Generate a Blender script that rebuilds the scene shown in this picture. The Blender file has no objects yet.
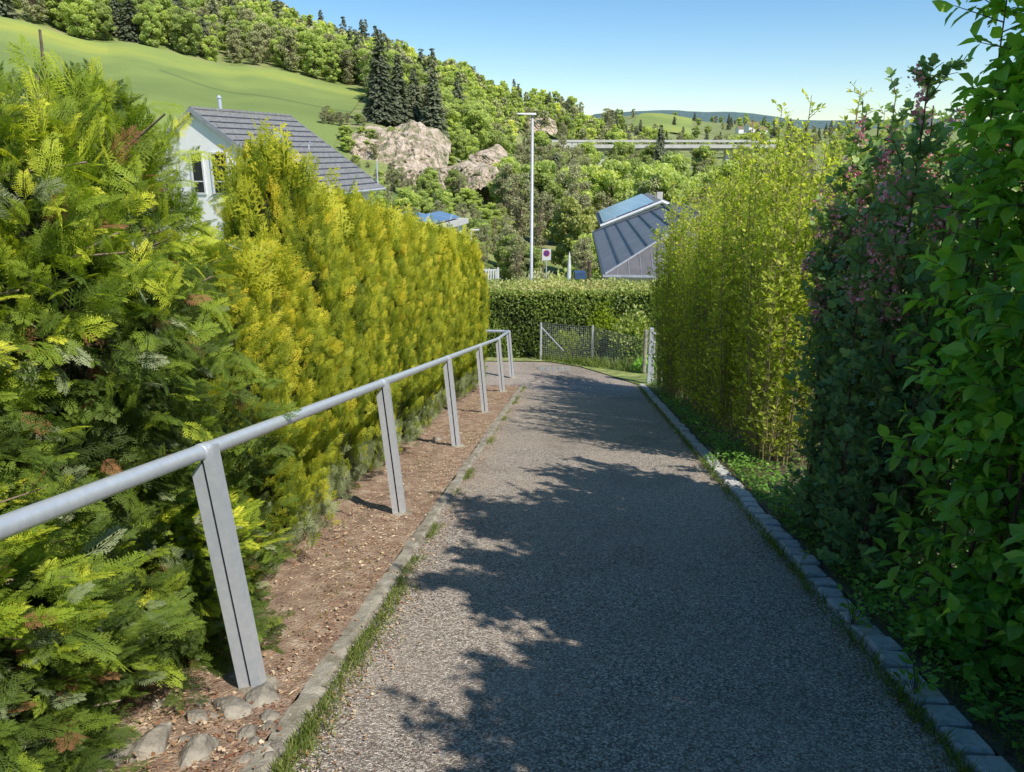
import bpy, math, random
import numpy as np
R = math.radians
rng = np.random.default_rng(7)
random.seed(7)
scene = bpy.context.scene
C = scene.collection

# ------------------------------------------------------------------ camera
F = 770.0; PITCH = R(17.04); EYE = 1.6
cam = bpy.data.objects.new('camera', bpy.data.cameras.new('camera')); C.objects.link(cam)
cam.location = (0, 0, EYE); cam.rotation_euler = (math.pi/2 - PITCH, 0, 0)
cam.data.sensor_width = 36; cam.data.lens = F/1024*36; cam.data.clip_start = 0.05; cam.data.clip_end = 20000
scene.camera = cam
cp, sp = math.cos(PITCH), math.sin(PITCH)
def at(px, py, Y):                                   # a measured sight line met at forward distance Y
    tx = (px-512)/F; v = (py-386)/F
    k = Y/(cp - v*sp)
    return np.array((tx*k, Y, EYE + k*(-sp - v*cp)))

# ------------------------------------------------------------------ light
SUN_EL, SUN_AZ = 48.5, 136.5                              # azimuth clockwise from +Y
w = bpy.data.worlds.new('World'); scene.world = w; w.use_nodes = True
nt = w.node_tree; nt.nodes.clear()
sky = nt.nodes.new('ShaderNodeTexSky'); sky.sky_type = 'NISHITA'; sky.sun_disc = False
sky.sun_elevation = R(SUN_EL); sky.sun_rotation = R(SUN_AZ)
sky.air_density = 1.0; sky.dust_density = 0.25; sky.ozone_density = 1.6; sky.altitude = 500
bg = nt.nodes.new('ShaderNodeBackground'); bg.inputs[1].default_value = 0.15
ow = nt.nodes.new('ShaderNodeOutputWorld')
hsv = nt.nodes.new('ShaderNodeHueSaturation'); hsv.inputs['Saturation'].default_value = 1.32; hsv.inputs['Value'].default_value = 1.0
nt.links.new(sky.outputs[0], hsv.inputs['Color']); 
# added factor dims the sky towards the zenith, cutting fill light in the shade
tcw = nt.nodes.new('ShaderNodeTexCoord'); sxyz = nt.nodes.new('ShaderNodeSeparateXYZ'); mrw = nt.nodes.new('ShaderNodeMapRange')
mrw.inputs['From Min'].default_value = .28; mrw.inputs['From Max'].default_value = .8; mrw.inputs['To Min'].default_value = 1.0; mrw.inputs['To Max'].default_value = .7
mxw = nt.nodes.new('ShaderNodeMixRGB'); mxw.blend_type = 'MULTIPLY'; mxw.inputs[0].default_value = 1
nt.links.new(tcw.outputs['Generated'], sxyz.inputs[0]); nt.links.new(sxyz.outputs[2], mrw.inputs[0])
nt.links.new(hsv.outputs[0], mxw.inputs[1]); nt.links.new(mrw.outputs[0], mxw.inputs[2]); nt.links.new(mxw.outputs[0], bg.inputs[0]); nt.links.new(bg.outputs[0], ow.inputs[0])
sl = bpy.data.lights.new('sun', 'SUN'); sl.energy = 5.0; sl.angle = R(0.55); sl.color = (1.0, 0.93, 0.82)
so = bpy.data.objects.new('sun', sl); C.objects.link(so)
az, el = R(SUN_AZ), R(SUN_EL)
from mathutils import Vector, Matrix
sdir = Vector((math.sin(az)*math.cos(el), math.cos(az)*math.cos(el), math.sin(el)))
so.rotation_euler = sdir.to_track_quat('Z', 'Y').to_euler(); so.location = (20, -20, 30)
scene.view_settings.view_transform = 'Standard'; scene.view_settings.look = 'None'; scene.view_settings.exposure = 0
scene.cycles.max_bounces = 8; scene.cycles.transparent_max_bounces = 16

# ------------------------------------------------------------------ materials
def mat(name):
    m = bpy.data.materials.new(name); m.use_nodes = True; n = m.node_tree; n.nodes.clear()
    out = n.nodes.new('ShaderNodeOutputMaterial')
    return m, n, out
def N(n, typ, **kw):
    x = n.nodes.new('ShaderNode'+typ)
    for k, v in kw.items():
        if k.startswith('i_'): x.inputs[k[2:].replace('_', ' ')].default_value = v
        else: setattr(x, k, v)
    return x
def ramp(n, stops, fac, interp='LINEAR'):
    r = n.nodes.new('ShaderNodeValToRGB'); r.color_ramp.interpolation = interp
    e = r.color_ramp.elements
    while len(e) < len(stops): e.new(0.5)
    for k, (p, c) in enumerate(stops):
        e[k].position = p; e[k].color = (*c, 1) if len(c) == 3 else c
    if fac is not None: n.links.new(fac, r.inputs[0])
    return r
def leaf_mat(name, stops, trans=0.35, rough=0.5, jitter=0.0, vary=0.12, tcol=(1.0, 1.0, 0.45), spec=0.35):
    m, n, out = mat(name)
    a = N(n, 'Attribute', attribute_name='tint')
    fac = a.outputs['Fac']
    if jitter:
        oi = N(n, 'ObjectInfo'); mm = N(n, 'Math', operation='MULTIPLY_ADD')
        n.links.new(oi.outputs['Random'], mm.inputs[0]); mm.inputs[1].default_value = jitter
        s = N(n, 'Math', operation='SUBTRACT'); s.inputs[1].default_value = jitter/2
        n.links.new(fac, mm.inputs[2]); n.links.new(mm.outputs[0], s.inputs[0]); fac = s.outputs[0]
    r = ramp(n, stops, fac)
    hs = N(n, 'HueSaturation'); n.links.new(r.outputs[0], hs.inputs['Color'])
    tc = N(n, 'NewGeometry'); no = N(n, 'TexNoise'); no.inputs['Scale'].default_value = 7
    n.links.new(tc.outputs['Position'], no.inputs['Vector'])
    mr = N(n, 'MapRange'); mr.inputs['To Min'].default_value = 1-vary*2; mr.inputs['To Max'].default_value = 1+vary*2
    n.links.new(no.outputs[0], mr.inputs[0]); n.links.new(mr.outputs[0], hs.inputs['Value'])
    p = N(n, 'BsdfPrincipled'); p.inputs['Roughness'].default_value = rough
    p.inputs['Specular IOR Level'].default_value = spec
    n.links.new(hs.outputs[0], p.inputs['Base Color'])
    t = N(n, 'BsdfTranslucent'); mx = N(n, 'MixRGB', blend_type='MULTIPLY'); mx.inputs[0].default_value = 1
    mx.inputs[2].default_value = (*tcol, 1)
    br = N(n, 'MixRGB', blend_type='MULTIPLY'); br.inputs[0].default_value = 1; br.inputs[2].default_value = (1.6, 1.6, 1.6, 1)
    n.links.new(hs.outputs[0], br.inputs[1]); n.links.new(br.outputs[0], mx.inputs[1]); n.links.new(mx.outputs[0], t.inputs[0])
    ms = N(n, 'MixShader'); ms.inputs[0].default_value = trans
    n.links.new(p.outputs[0], ms.inputs[1]); n.links.new(t.outputs[0], ms.inputs[2]); n.links.new(ms.outputs[0], out.inputs[0])
    return m
def surf(name, c1, c2, scale=4.0, rough=0.8, bump=0.2, bscale=None, detail=6, metal=0.0, c3=None, dist=0.02, obj=False, lo=0.35, hi=0.65):
    m, n, out = mat(name)
    tc = N(n, 'TexCoord') if obj else N(n, 'NewGeometry')
    vec = tc.outputs['Object'] if obj else tc.outputs['Position']
    no = N(n, 'TexNoise'); no.inputs['Scale'].default_value = scale; no.inputs['Detail'].default_value = detail
    no.inputs['Roughness'].default_value = 0.65
    n.links.new(vec, no.inputs['Vector'])
    st = [(lo, c1), (hi, c2)] if c3 is None else [(lo, c1), ((lo+hi)/2, c2), (hi, c3)]
    r = ramp(n, st, no.outputs[0])
    p = N(n, 'BsdfPrincipled'); p.inputs['Roughness'].default_value = rough; p.inputs['Metallic'].default_value = metal
    n.links.new(r.outputs[0], p.inputs['Base Color'])
    if bump:
        n2 = N(n, 'TexNoise'); n2.inputs['Scale'].default_value = bscale or scale*5; n2.inputs['Detail'].default_value = 5
        n.links.new(vec, n2.inputs['Vector'])
        b = N(n, 'Bump'); b.inputs['Strength'].default_value = bump; b.inputs['Distance'].default_value = dist
        n.links.new(n2.outputs[0], b.inputs['Height']); n.links.new(b.outputs[0], p.inputs['Normal'])
    n.links.new(p.outputs[0], out.inputs[0])
    return m
M = {}
# chip-sealed asphalt: cells of crushed stone
def asphalt():
    m, n, out = mat('asphalt')
    g = N(n, 'NewGeometry')
    v = N(n, 'TexVoronoi'); v.inputs['Scale'].default_value = 135
    v2 = N(n, 'TexVoronoi'); v2.inputs['Scale'].default_value = 66
    nz = N(n, 'TexNoise'); nz.inputs['Scale'].default_value = 1.3; nz.inputs['Detail'].default_value = 6
    nf = N(n, 'TexNoise'); nf.inputs['Scale'].default_value = 260; nf.inputs['Detail'].default_value = 3
    for x in (v, v2, nz, nf): n.links.new(g.outputs['Position'], x.inputs['Vector'])
    sx = N(n, 'SeparateColor'); n.links.new(v.outputs['Color'], sx.inputs[0])
    r = ramp(n, [(0.0, (.085, .066, .056)), (0.4, (.23, .19, .165)), (0.75, (.54, .46, .385)), (0.95, (.88, .80, .70))], sx.outputs[0])
    s2 = N(n, 'SeparateColor'); n.links.new(v2.outputs['Color'], s2.inputs[0])
    r2 = ramp(n, [(0.80, (.0, .0, .0)), (0.9, (.9, .9, .9))], s2.outputs[1])
    mx = N(n, 'MixRGB'); n.links.new(r2.outputs[0], mx.inputs[0]); n.links.new(r.outputs[0], mx.inputs[1]); mx.inputs[2].default_value = (.5, .47, .43, 1)
    f2 = N(n, 'Math', operation='MULTIPLY'); n.links.new(r2.outputs[0], f2.inputs[0]); f2.inputs[1].default_value = .5
    n.links.new(f2.outputs[0], mx.inputs[0])
    # worn, dusty areas
    rz = ramp(n, [(0.35, (0, 0, 0)), (0.7, (1, 1, 1))], nz.outputs[0])
    fz = N(n, 'Math', operation='MULTIPLY'); n.links.new(rz.outputs[0], fz.inputs[0]); fz.inputs[1].default_value = .42
    m3 = N(n, 'MixRGB'); n.links.new(fz.outputs[0], m3.inputs[0]); n.links.new(mx.outputs[0], m3.inputs[1]); m3.inputs[2].default_value = (.50, .42, .345, 1)
    # patches and dark stains
    ns = N(n, 'TexNoise'); ns.inputs['Scale'].default_value = .55; ns.inputs['Detail'].default_value = 9; ns.inputs['Roughness'].default_value = .7
    n.links.new(g.outputs['Position'], ns.inputs['Vector']); rs = ramp(n, [(.36, (.74, .73, .72)), (.5, (1, 1, 1)), (.68, (1.0, .98, .95))], ns.outputs[0])
    m4 = N(n, 'MixRGB', blend_type='MULTIPLY'); m4.inputs[0].default_value = 1; n.links.new(m3.outputs[0], m4.inputs[1]); n.links.new(rs.outputs[0], m4.inputs[2])
    p = N(n, 'BsdfPrincipled'); p.inputs['Roughness'].default_value = .8
    n.links.new(m4.outputs[0], p.inputs['Base Color'])
    ad = N(n, 'Math', operation='ADD'); n.links.new(v.outputs['Distance'], ad.inputs[0])
    k = N(n, 'Math', operation='MULTIPLY'); n.links.new(nf.outputs[0], k.inputs[0]); k.inputs[1].default_value = .4
    n.links.new(k.outputs[0], ad.inputs[1])
    b = N(n, 'Bump', invert=True); b.inputs['Strength'].default_value = .75; b.inputs['Distance'].default_value = .008
    n.links.new(ad.outputs[0], b.inputs['Height']); n.links.new(b.outputs[0], p.inputs['Normal'])
    n.links.new(p.outputs[0], out.inputs[0]); return m
M['asphalt'] = asphalt()
M['soil'] = surf('bed_soil', (.19, .125, .09), (.38, .26, .185), scale=9, c3=(.56, .45, .34), bump=.9, bscale=70, dist=.02, lo=.3, hi=.72)
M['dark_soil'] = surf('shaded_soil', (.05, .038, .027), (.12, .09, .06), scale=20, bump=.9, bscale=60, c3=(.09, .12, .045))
M['field'] = surf('rough_ground', (.13, .19, .045), (.25, .31, .09), scale=.12, bump=.7, bscale=1.2, dist=.6, c3=(.34, .31, .17))
M['sett'] = surf('granite_sett', (.34, .33, .32), (.56, .55, .53), scale=30, bump=.6, bscale=90, dist=.006, c3=(.62, .615, .60), lo=.3, hi=.75)
M['kerb'] = surf('old_concrete', (.17, .145, .10), (.34, .31, .25), scale=9, bump=.9, bscale=80, dist=.008, c3=(.50, .47, .40), lo=.3, hi=.72)
M['galv'] = surf('galvanised_steel', (.56, .62, .69), (.62, .67, .74), scale=30, rough=.38, metal=.35, bump=.03, bscale=60, dist=.002, c3=(.70, .74, .80), lo=.3, hi=.72)
M['galvd'] = surf('dull_zinc', (.46, .48, .50), (.60, .62, .64), scale=12, rough=.5, metal=.25, bump=.05, dist=.003)
M['gap'] = surf('shadow_gap', (.012, .012, .014), (.02, .02, .022), bump=0)
M['rock'] = surf('field_stone', (.12, .105, .085), (.28, .255, .215), scale=9, bump=1, bscale=60, dist=.012, c3=(.50, .46, .38), obj=True, lo=.3, hi=.72)
M['bark'] = surf('brown_bark', (.055, .038, .026), (.15, .105, .07), scale=18, bump=.8, bscale=50, dist=.01)
M['palebark'] = surf('pale_bark', (.20, .15, .11), (.38, .30, .23), scale=18, bump=.6, bscale=50, dist=.006)
M['twig'] = surf('red_brown_twig', (.09, .045, .035), (.19, .10, .07), scale=30, bump=.2)
M['cane'] = surf('tan_cane', (.22, .17, .08), (.36, .30, .15), scale=30, bump=.2)
M['white'] = surf('white_render', (.80, .80, .80), (.87, .87, .86), scale=3, rough=.9, bump=.05)
M['whitepaint'] = surf('white_paint', (.62, .64, .66), (.76, .77, .78), scale=6, rough=.5, bump=.02)
M['greytrim'] = surf('grey_trim', (.22, .24, .27), (.32, .34, .37), scale=4, rough=.5, bump=.02)
M['fascia'] = surf('dark_fascia', (.03, .033, .04), (.055, .06, .07), scale=4, rough=.4, bump=.02)
M['tile'] = surf('roof_tile', (.155, .157, .155), (.235, .235, .228), scale=5, rough=.6, bump=.3, bscale=20, dist=.02, c3=(.30, .30, .29))
M['slate'] = surf('dark_sheet_roof', (.155, .15, .155), (.215, .21, .215), scale=1.2, rough=.45, bump=.03, metal=.2)
M['glass'] = surf('window_glass', (.015, .02, .025), (.03, .035, .04), rough=.06, bump=0)
M['skylight'] = surf('skylight_glass', (.25, .36, .48), (.35, .45, .55), rough=.08, bump=0)
def solar():
    m, n, out = mat('solar_panel'); tc = N(n, 'TexCoord')
    b = N(n, 'TexBrick'); b.offset = 0; b.inputs['Scale'].default_value = 1
    b.inputs['Color1'].default_value = (.13, .20, .31, 1); b.inputs['Color2'].default_value = (.16, .24, .36, 1); b.inputs['Mortar'].default_value = (.35, .45, .55, 1)
    b.inputs['Mortar Size'].default_value = .03; b.inputs['Brick Width'].default_value = 1; b.inputs['Row Height'].default_value = 1.6
    n.links.new(tc.outputs['Object'], b.inputs['Vector'])
    p = N(n, 'BsdfPrincipled'); p.inputs['Roughness'].default_value = .15; n.links.new(b.outputs[0], p.inputs['Base Color'])
    n.links.new(p.outputs[0], out.inputs[0]); return m
M['solar'] = solar()
M['concrete'] = surf('pale_concrete', (.50, .49, .46), (.66, .65, .62), scale=.3, rough=.8, bump=.05)
M['concreted'] = surf('grey_concrete', (.24, .25, .25), (.34, .34, .34), scale=.3, rough=.8, bump=.05)
M['scarp'] = surf('pale_rock_face', (.25, .26, .13), (.56, .45, .34), scale=.7, bump=1, bscale=2.5, dist=.8, c3=(.74, .62, .49), lo=.40, hi=.60)
M['wood'] = surf('weathered_wood', (.16, .11, .07), (.30, .22, .15), scale=12, bump=.3)
M['blue'] = surf('blue_cloth', (.03, .07, .16), (.05, .10, .22), bump=.05)
M['signblue'] = surf('sign_blue', (.03, .06, .35), (.04, .08, .42), bump=0, rough=.4)
M['signred'] = surf('sign_red', (.5, .03, .03), (.6, .04, .04), bump=0, rough=.4)
M['farhill'] = surf('hazy_far_wood', (.07, .13, .15), (.13, .21, .19), scale=.012, bump=.9, bscale=.05, dist=16, c3=(.09, .15, .17))  # bluish colours paint distance haze over the wooded ridge
def meadow_mat():
    m, n, out = mat('meadow_grass'); g = N(n, 'NewGeometry')
    a = N(n, 'Attribute', attribute_name='tint')
    no = N(n, 'TexNoise'); no.inputs['Scale'].default_value = .06; no.inputs['Detail'].default_value = 8; n.links.new(g.outputs['Position'], no.inputs['Vector'])
    ad = N(n, 'Math', operation='MULTIPLY_ADD'); n.links.new(no.outputs[0], ad.inputs[0]); ad.inputs[1].default_value = .6
    sb = N(n, 'Math', operation='SUBTRACT'); n.links.new(a.outputs['Fac'], sb.inputs[0]); sb.inputs[1].default_value = .28
    n.links.new(sb.outputs[0], ad.inputs[2])
    r = ramp(n, [(0, (.15, .215, .075)), (.38, (.225, .30, .095)), (.55, (.29, .37, .105)), (.85, (.42, .46, .10)), (1, (.50, .49, .10))], ad.outputs[0])
    p = N(n, 'BsdfPrincipled'); p.inputs['Roughness'].default_value = .9; p.inputs['Specular IOR Level'].default_value = .1
    n.links.new(r.outputs[0], p.inputs['Base Color'])
    n2 = N(n, 'TexNoise'); n2.inputs['Scale'].default_value = 1.5; n2.inputs['Detail'].default_value = 8; n.links.new(g.outputs['Position'], n2.inputs['Vector'])
    b = N(n, 'Bump'); b.inputs['Strength'].default_value = .6; b.inputs['Distance'].default_value = .5
    n.links.new(n2.outputs[0], b.inputs['Height']); n.links.new(b.outputs[0], p.inputs['Normal'])
    n.links.new(p.outputs[0], out.inputs[0]); return m
M['meadow'] = meadow_mat()

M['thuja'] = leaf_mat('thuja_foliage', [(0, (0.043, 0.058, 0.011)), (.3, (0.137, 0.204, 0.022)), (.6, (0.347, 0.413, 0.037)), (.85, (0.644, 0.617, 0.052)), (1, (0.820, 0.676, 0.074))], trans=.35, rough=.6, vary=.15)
M['thujad'] = leaf_mat('inner_shade', [(0, (.010, .012, .006)), (1, (.045, .05, .018))], trans=.0, rough=.9)  # near-black, paints the shade inside thuja crowns and hedge
M['fern'] = leaf_mat('fern_like_thuja', [(0, (0.041, 0.069, 0.020)), (.35, (0.151, 0.234, 0.034)), (.65, (0.385, 0.495, 0.041)), (1, (0.820, 0.820, 0.083))], trans=.35, rough=.55, vary=.15)
M['grey_thuja'] = leaf_mat('dull_grey_green_spray', [(0, (0.084, 0.102, 0.060)), (.5, (0.240, 0.300, 0.144)), (1, (0.408, 0.456, 0.264))], trans=.15, rough=.8)
M['dead'] = leaf_mat('dead_brown_spray', [(0, (.16, .07, .03)), (1, (.42, .22, .10))], trans=.15, rough=.8)
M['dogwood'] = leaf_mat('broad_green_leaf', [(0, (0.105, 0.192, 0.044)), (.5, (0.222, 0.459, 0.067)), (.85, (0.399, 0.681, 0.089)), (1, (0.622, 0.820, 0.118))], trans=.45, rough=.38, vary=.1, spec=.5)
M['currant'] = leaf_mat('dark_lobed_leaf', [(0, (0.099, 0.165, 0.077)), (.6, (0.220, 0.363, 0.132)), (1, (0.418, 0.550, 0.176))], trans=.32, rough=.45, vary=.1)
M['pink'] = leaf_mat('pink_blossom', [(0, (.62, .14, .22)), (.6, (.80, .34, .42)), (1, (.90, .66, .68))], trans=.35, rough=.6, tcol=(1, .7, .7))
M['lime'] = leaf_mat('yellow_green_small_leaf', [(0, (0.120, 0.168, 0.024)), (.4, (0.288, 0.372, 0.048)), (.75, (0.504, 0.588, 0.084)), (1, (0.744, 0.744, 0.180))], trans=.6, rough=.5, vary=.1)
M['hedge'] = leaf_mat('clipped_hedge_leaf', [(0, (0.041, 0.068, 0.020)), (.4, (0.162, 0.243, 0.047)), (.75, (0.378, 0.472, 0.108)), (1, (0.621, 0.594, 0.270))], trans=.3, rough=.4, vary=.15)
M['grass'] = leaf_mat('grass_blade', [(0, (.07, .10, .02)), (.45, (.17, .25, .05)), (.75, (.30, .35, .09)), (1, (.48, .42, .22))], trans=.4, rough=.6)
M['straw'] = leaf_mat('dry_straw', [(0, (.22, .09, .05)), (.45, (.42, .27, .16)), (1, (.76, .66, .48))], trans=.1, rough=.8)
M['decid'] = leaf_mat('spring_tree_leaf', [(0, (0.230, 0.270, 0.121)), (.3, (0.351, 0.425, 0.162)), (.6, (0.499, 0.581, 0.203)), (.85, (0.661, 0.729, 0.257)), (1, (0.783, 0.769, 0.338))], trans=.45, rough=.7, jitter=.35, vary=.12)  # stops paled and blued to put distance haze into the leaf colour
M['budding'] = leaf_mat('budding_twigs', [(0, (.24, .235, .14)), (.5, (.40, .41, .22)), (1, (.53, .55, .29))], trans=.2, rough=.8, jitter=.5)
M['yellowtree'] = leaf_mat('yellow_tree_leaf', [(0, (.20, .23, .08)), (.5, (.40, .43, .14)), (1, (.56, .56, .22))], trans=.35, rough=.7)
M['spruce'] = leaf_mat('dark_spruce_needle', [(0, (0.072, 0.084, 0.060)), (.5, (0.144, 0.168, 0.102)), (1, (0.240, 0.270, 0.156))], trans=.1, rough=.8, jitter=.3)

# ------------------------------------------------------------------ mesh building
class MB:
    def __init__(s): s.v = []; s.t = []; s.f = {}; s.n = 0
    def add(s, V, faces, mi=0, tint=0.5):
        V = np.asarray(V, float).reshape(-1, 3)
        s.v.append(V); t = np.empty(len(V)); t[:] = tint; s.t.append(t)
        by = {}
        for f in faces: by.setdefault(len(f), []).append(f)
        for k, fs in by.items():
            s.f.setdefault((k, mi), []).append(np.asarray(fs, int)+s.n)
        s.n += len(V)
    def addarr(s, V, FA, mi=0, tint=0.5):             # FA: dict arity -> array
        s.v.append(V); t = np.empty(len(V)); t[:] = tint; s.t.append(t)
        for k, fa in FA.items(): s.f.setdefault((k, mi), []).append(fa+s.n)
        s.n += len(V)
    def scatter(s, tmpl, P, A, mi=0, tint=None):      # tmpl = (verts, faces, vertex tint)
        tv, tf, tt = tmpl; n = len(P)
        if n == 0: return
        V = np.einsum('nij,vj->nvi', A, tv)+P[:, None, :]
        by = {}
        for f in tf: by.setdefault(len(f), []).append(f)
        off = (np.arange(n)*len(tv))[:, None, None]
        FA = {k: (np.asarray(fs)[None]+off).reshape(-1, k) for k, fs in by.items()}
        T = np.broadcast_to(tt[None, :], (n, len(tv))).copy()
        if tint is not None: T += np.asarray(tint)[:, None]
        s.addarr(V.reshape(-1, 3), FA, mi, np.clip(T, 0.005, 0.995).reshape(-1))
    def box(s, c, h, rz=0, mi=0, M3=None, tint=.5):
        a = np.array([(x, y, z) for x in (-1, 1) for y in (-1, 1) for z in (-1, 1)], float)*np.asarray(h)
        if M3 is None: M3 = np.array([[math.cos(rz), -math.sin(rz), 0], [math.sin(rz), math.cos(rz), 0], [0, 0, 1]])
        s.add(a@np.asarray(M3).T+np.asarray(c), [(0, 1, 3, 2), (4, 6, 7, 5), (0, 4, 5, 1), (2, 3, 7, 6), (0, 2, 6, 4), (1, 5, 7, 3)], mi, tint)
    def tube(s, pts, rad, k=8, mi=0, tint=.5, cap=True):
        P = np.asarray(pts, float); n = len(P); rad = np.broadcast_to(rad, (n,))
        T = np.gradient(P, axis=0); T /= np.linalg.norm(T, axis=1)[:, None]+1e-9
        up = np.array((0, 0, 1.)) if abs(T[0][2]) < .9 else np.array((1., 0, 0))
        X = np.cross(T, up); X /= np.linalg.norm(X, axis=1)[:, None]+1e-9; Y = np.cross(T, X)
        a = np.arange(k)/k*2*math.pi
        V = P[:, None]+rad[:, None, None]*(np.cos(a)[None, :, None]*X[:, None]+np.sin(a)[None, :, None]*Y[:, None])
        f = [(i*k+j, i*k+(j+1) % k, (i+1)*k+(j+1) % k, (i+1)*k+j) for i in range(n-1) for j in range(k)]
        if cap: f += [tuple(range(k))[::-1], tuple((n-1)*k+j for j in range(k))]
        s.add(V.reshape(-1, 3), f, mi, tint)
    def twigs(s, P0, P1, r0, r1, mi=0, k=3):           # many straight tapered twigs at once
        n = len(P0)
        if n == 0: return
        T = P1-P0; T /= np.linalg.norm(T, axis=1)[:, None]+1e-9
        ref = np.where(np.abs(T[:, 2:3]) < .9, np.array([[0, 0, 1.]]), np.array([[1., 0, 0]]))
        X = np.cross(T, ref); X /= np.linalg.norm(X, axis=1)[:, None]; Y = np.cross(T, X)
        a = np.arange(k)/k*2*math.pi
        ring = np.cos(a)[None, :, None]*X[:, None]+np.sin(a)[None, :, None]*Y[:, None]
        r0 = np.broadcast_to(r0, (n,))[:, None, None]; r1 = np.broadcast_to(r1, (n,))[:, None, None]
        V = np.concatenate([P0[:, None]+ring*r0, P1[:, None]+ring*r1], axis=1)
        base = np.array([(j, (j+1) % k, k+(j+1) % k, k+j) for j in range(k)])
        FA = {4: (base[None]+(np.arange(n)*2*k)[:, None, None]).reshape(-1, 4)}
        s.addarr(V.reshape(-1, 3), FA, mi, .5)
    def mesh(s, name, mats, smooth=False):
        me = bpy.data.meshes.new(name)
        V = np.concatenate(s.v); me.vertices.add(len(V)); me.vertices.foreach_set('co', V.astype(np.float32).ravel())
        idx, tot, mi = [], [], []
        for (k, m_), fl in s.f.items():
            fa = np.concatenate(fl); idx.append(fa.ravel()); tot.append(np.full(len(fa), k)); mi.append(np.full(len(fa), m_))
        idx = np.concatenate(idx); tot = np.concatenate(tot); mi = np.concatenate(mi)
        me.loops.add(len(idx)); me.loops.foreach_set('vertex_index', idx.astype(np.int32))
        me.polygons.add(len(tot)); st = np.concatenate([[0], np.cumsum(tot)[:-1]])
        me.polygons.foreach_set('loop_start', st.astype(np.int32))
        me.polygons.foreach_set('material_index', mi.astype(np.int32))
        me.polygons.foreach_set('use_smooth', np.full(len(tot), smooth))
        me.update(calc_edges=True)
        at_ = me.attributes.new('tint', 'FLOAT', 'POINT'); at_.data.foreach_set('value', np.concatenate(s.t).astype(np.float32))
        for m_ in (mats if isinstance(mats, (list, tuple)) else [mats]): me.materials.append(m_)
        return me
    def obj(s, name, mats, parent=None, smooth=False):
        return link(name, s.mesh(name, mats, smooth), parent)
def link(name, me, parent=None):
    o = bpy.data.objects.new(name, me); C.objects.link(o)
    if parent is not None: o.parent = parent
    return o
def thing(name, label, cat, loc=(0, 0, 0), rz=0, group=None):
    o = bpy.data.objects.new(name, None); C.objects.link(o); o.location = loc; o.rotation_euler = (0, 0, rz)
    o.empty_display_size = .1
    return tag(o, label, cat, group)
def tag(o, label=None, cat=None, group=None, kind=None):
    if label: o['label'] = label
    if cat: o['category'] = cat
    if group: o['group'] = group
    if kind: o['kind'] = kind
    return o
def copy_tree(o, parent=None):
    c = o.copy(); C.objects.link(c); c.parent = parent
    for ch in [x for x in KIDS.get(o.name, [])]: copy_tree(ch, c)
    return c
KIDS = {}
def unit(a): return a/(np.linalg.norm(a, axis=-1, keepdims=True)+1e-9)
def frames(D, Nn, S):
    y = unit(D); z = unit(Nn-(Nn*y).sum(1, keepdims=True)*y); x = np.cross(y, z)
    A = np.stack([x, y, z], axis=2)
    return A*np.asarray(S).reshape(-1, 1, 1) if np.ndim(S) else A*S
def vnoise(P, seed=0, n=5, freq=1.0):                 # cheap smooth noise in -1..1
    r = np.random.default_rng(seed); out = 0
    for k in range(n):
        d = r.normal(size=3); d = d/np.linalg.norm(d)*freq*(1+.7*k); out = out+np.sin(P@d+r.uniform(0, 6.28))/(1+.35*k)
    return out/2.2
def icos(sub=2):
    import bmesh
    bm = bmesh.new(); bmesh.ops.create_icosphere(bm, subdivisions=sub, radius=1)
    V = np.array([v.co[:] for v in bm.verts]); Fc = [tuple(v.index for v in f.verts) for f in bm.faces]; bm.free(); return V, Fc
ICO2, ICO3, ICO4 = icos(2), icos(3), icos(5)

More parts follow.
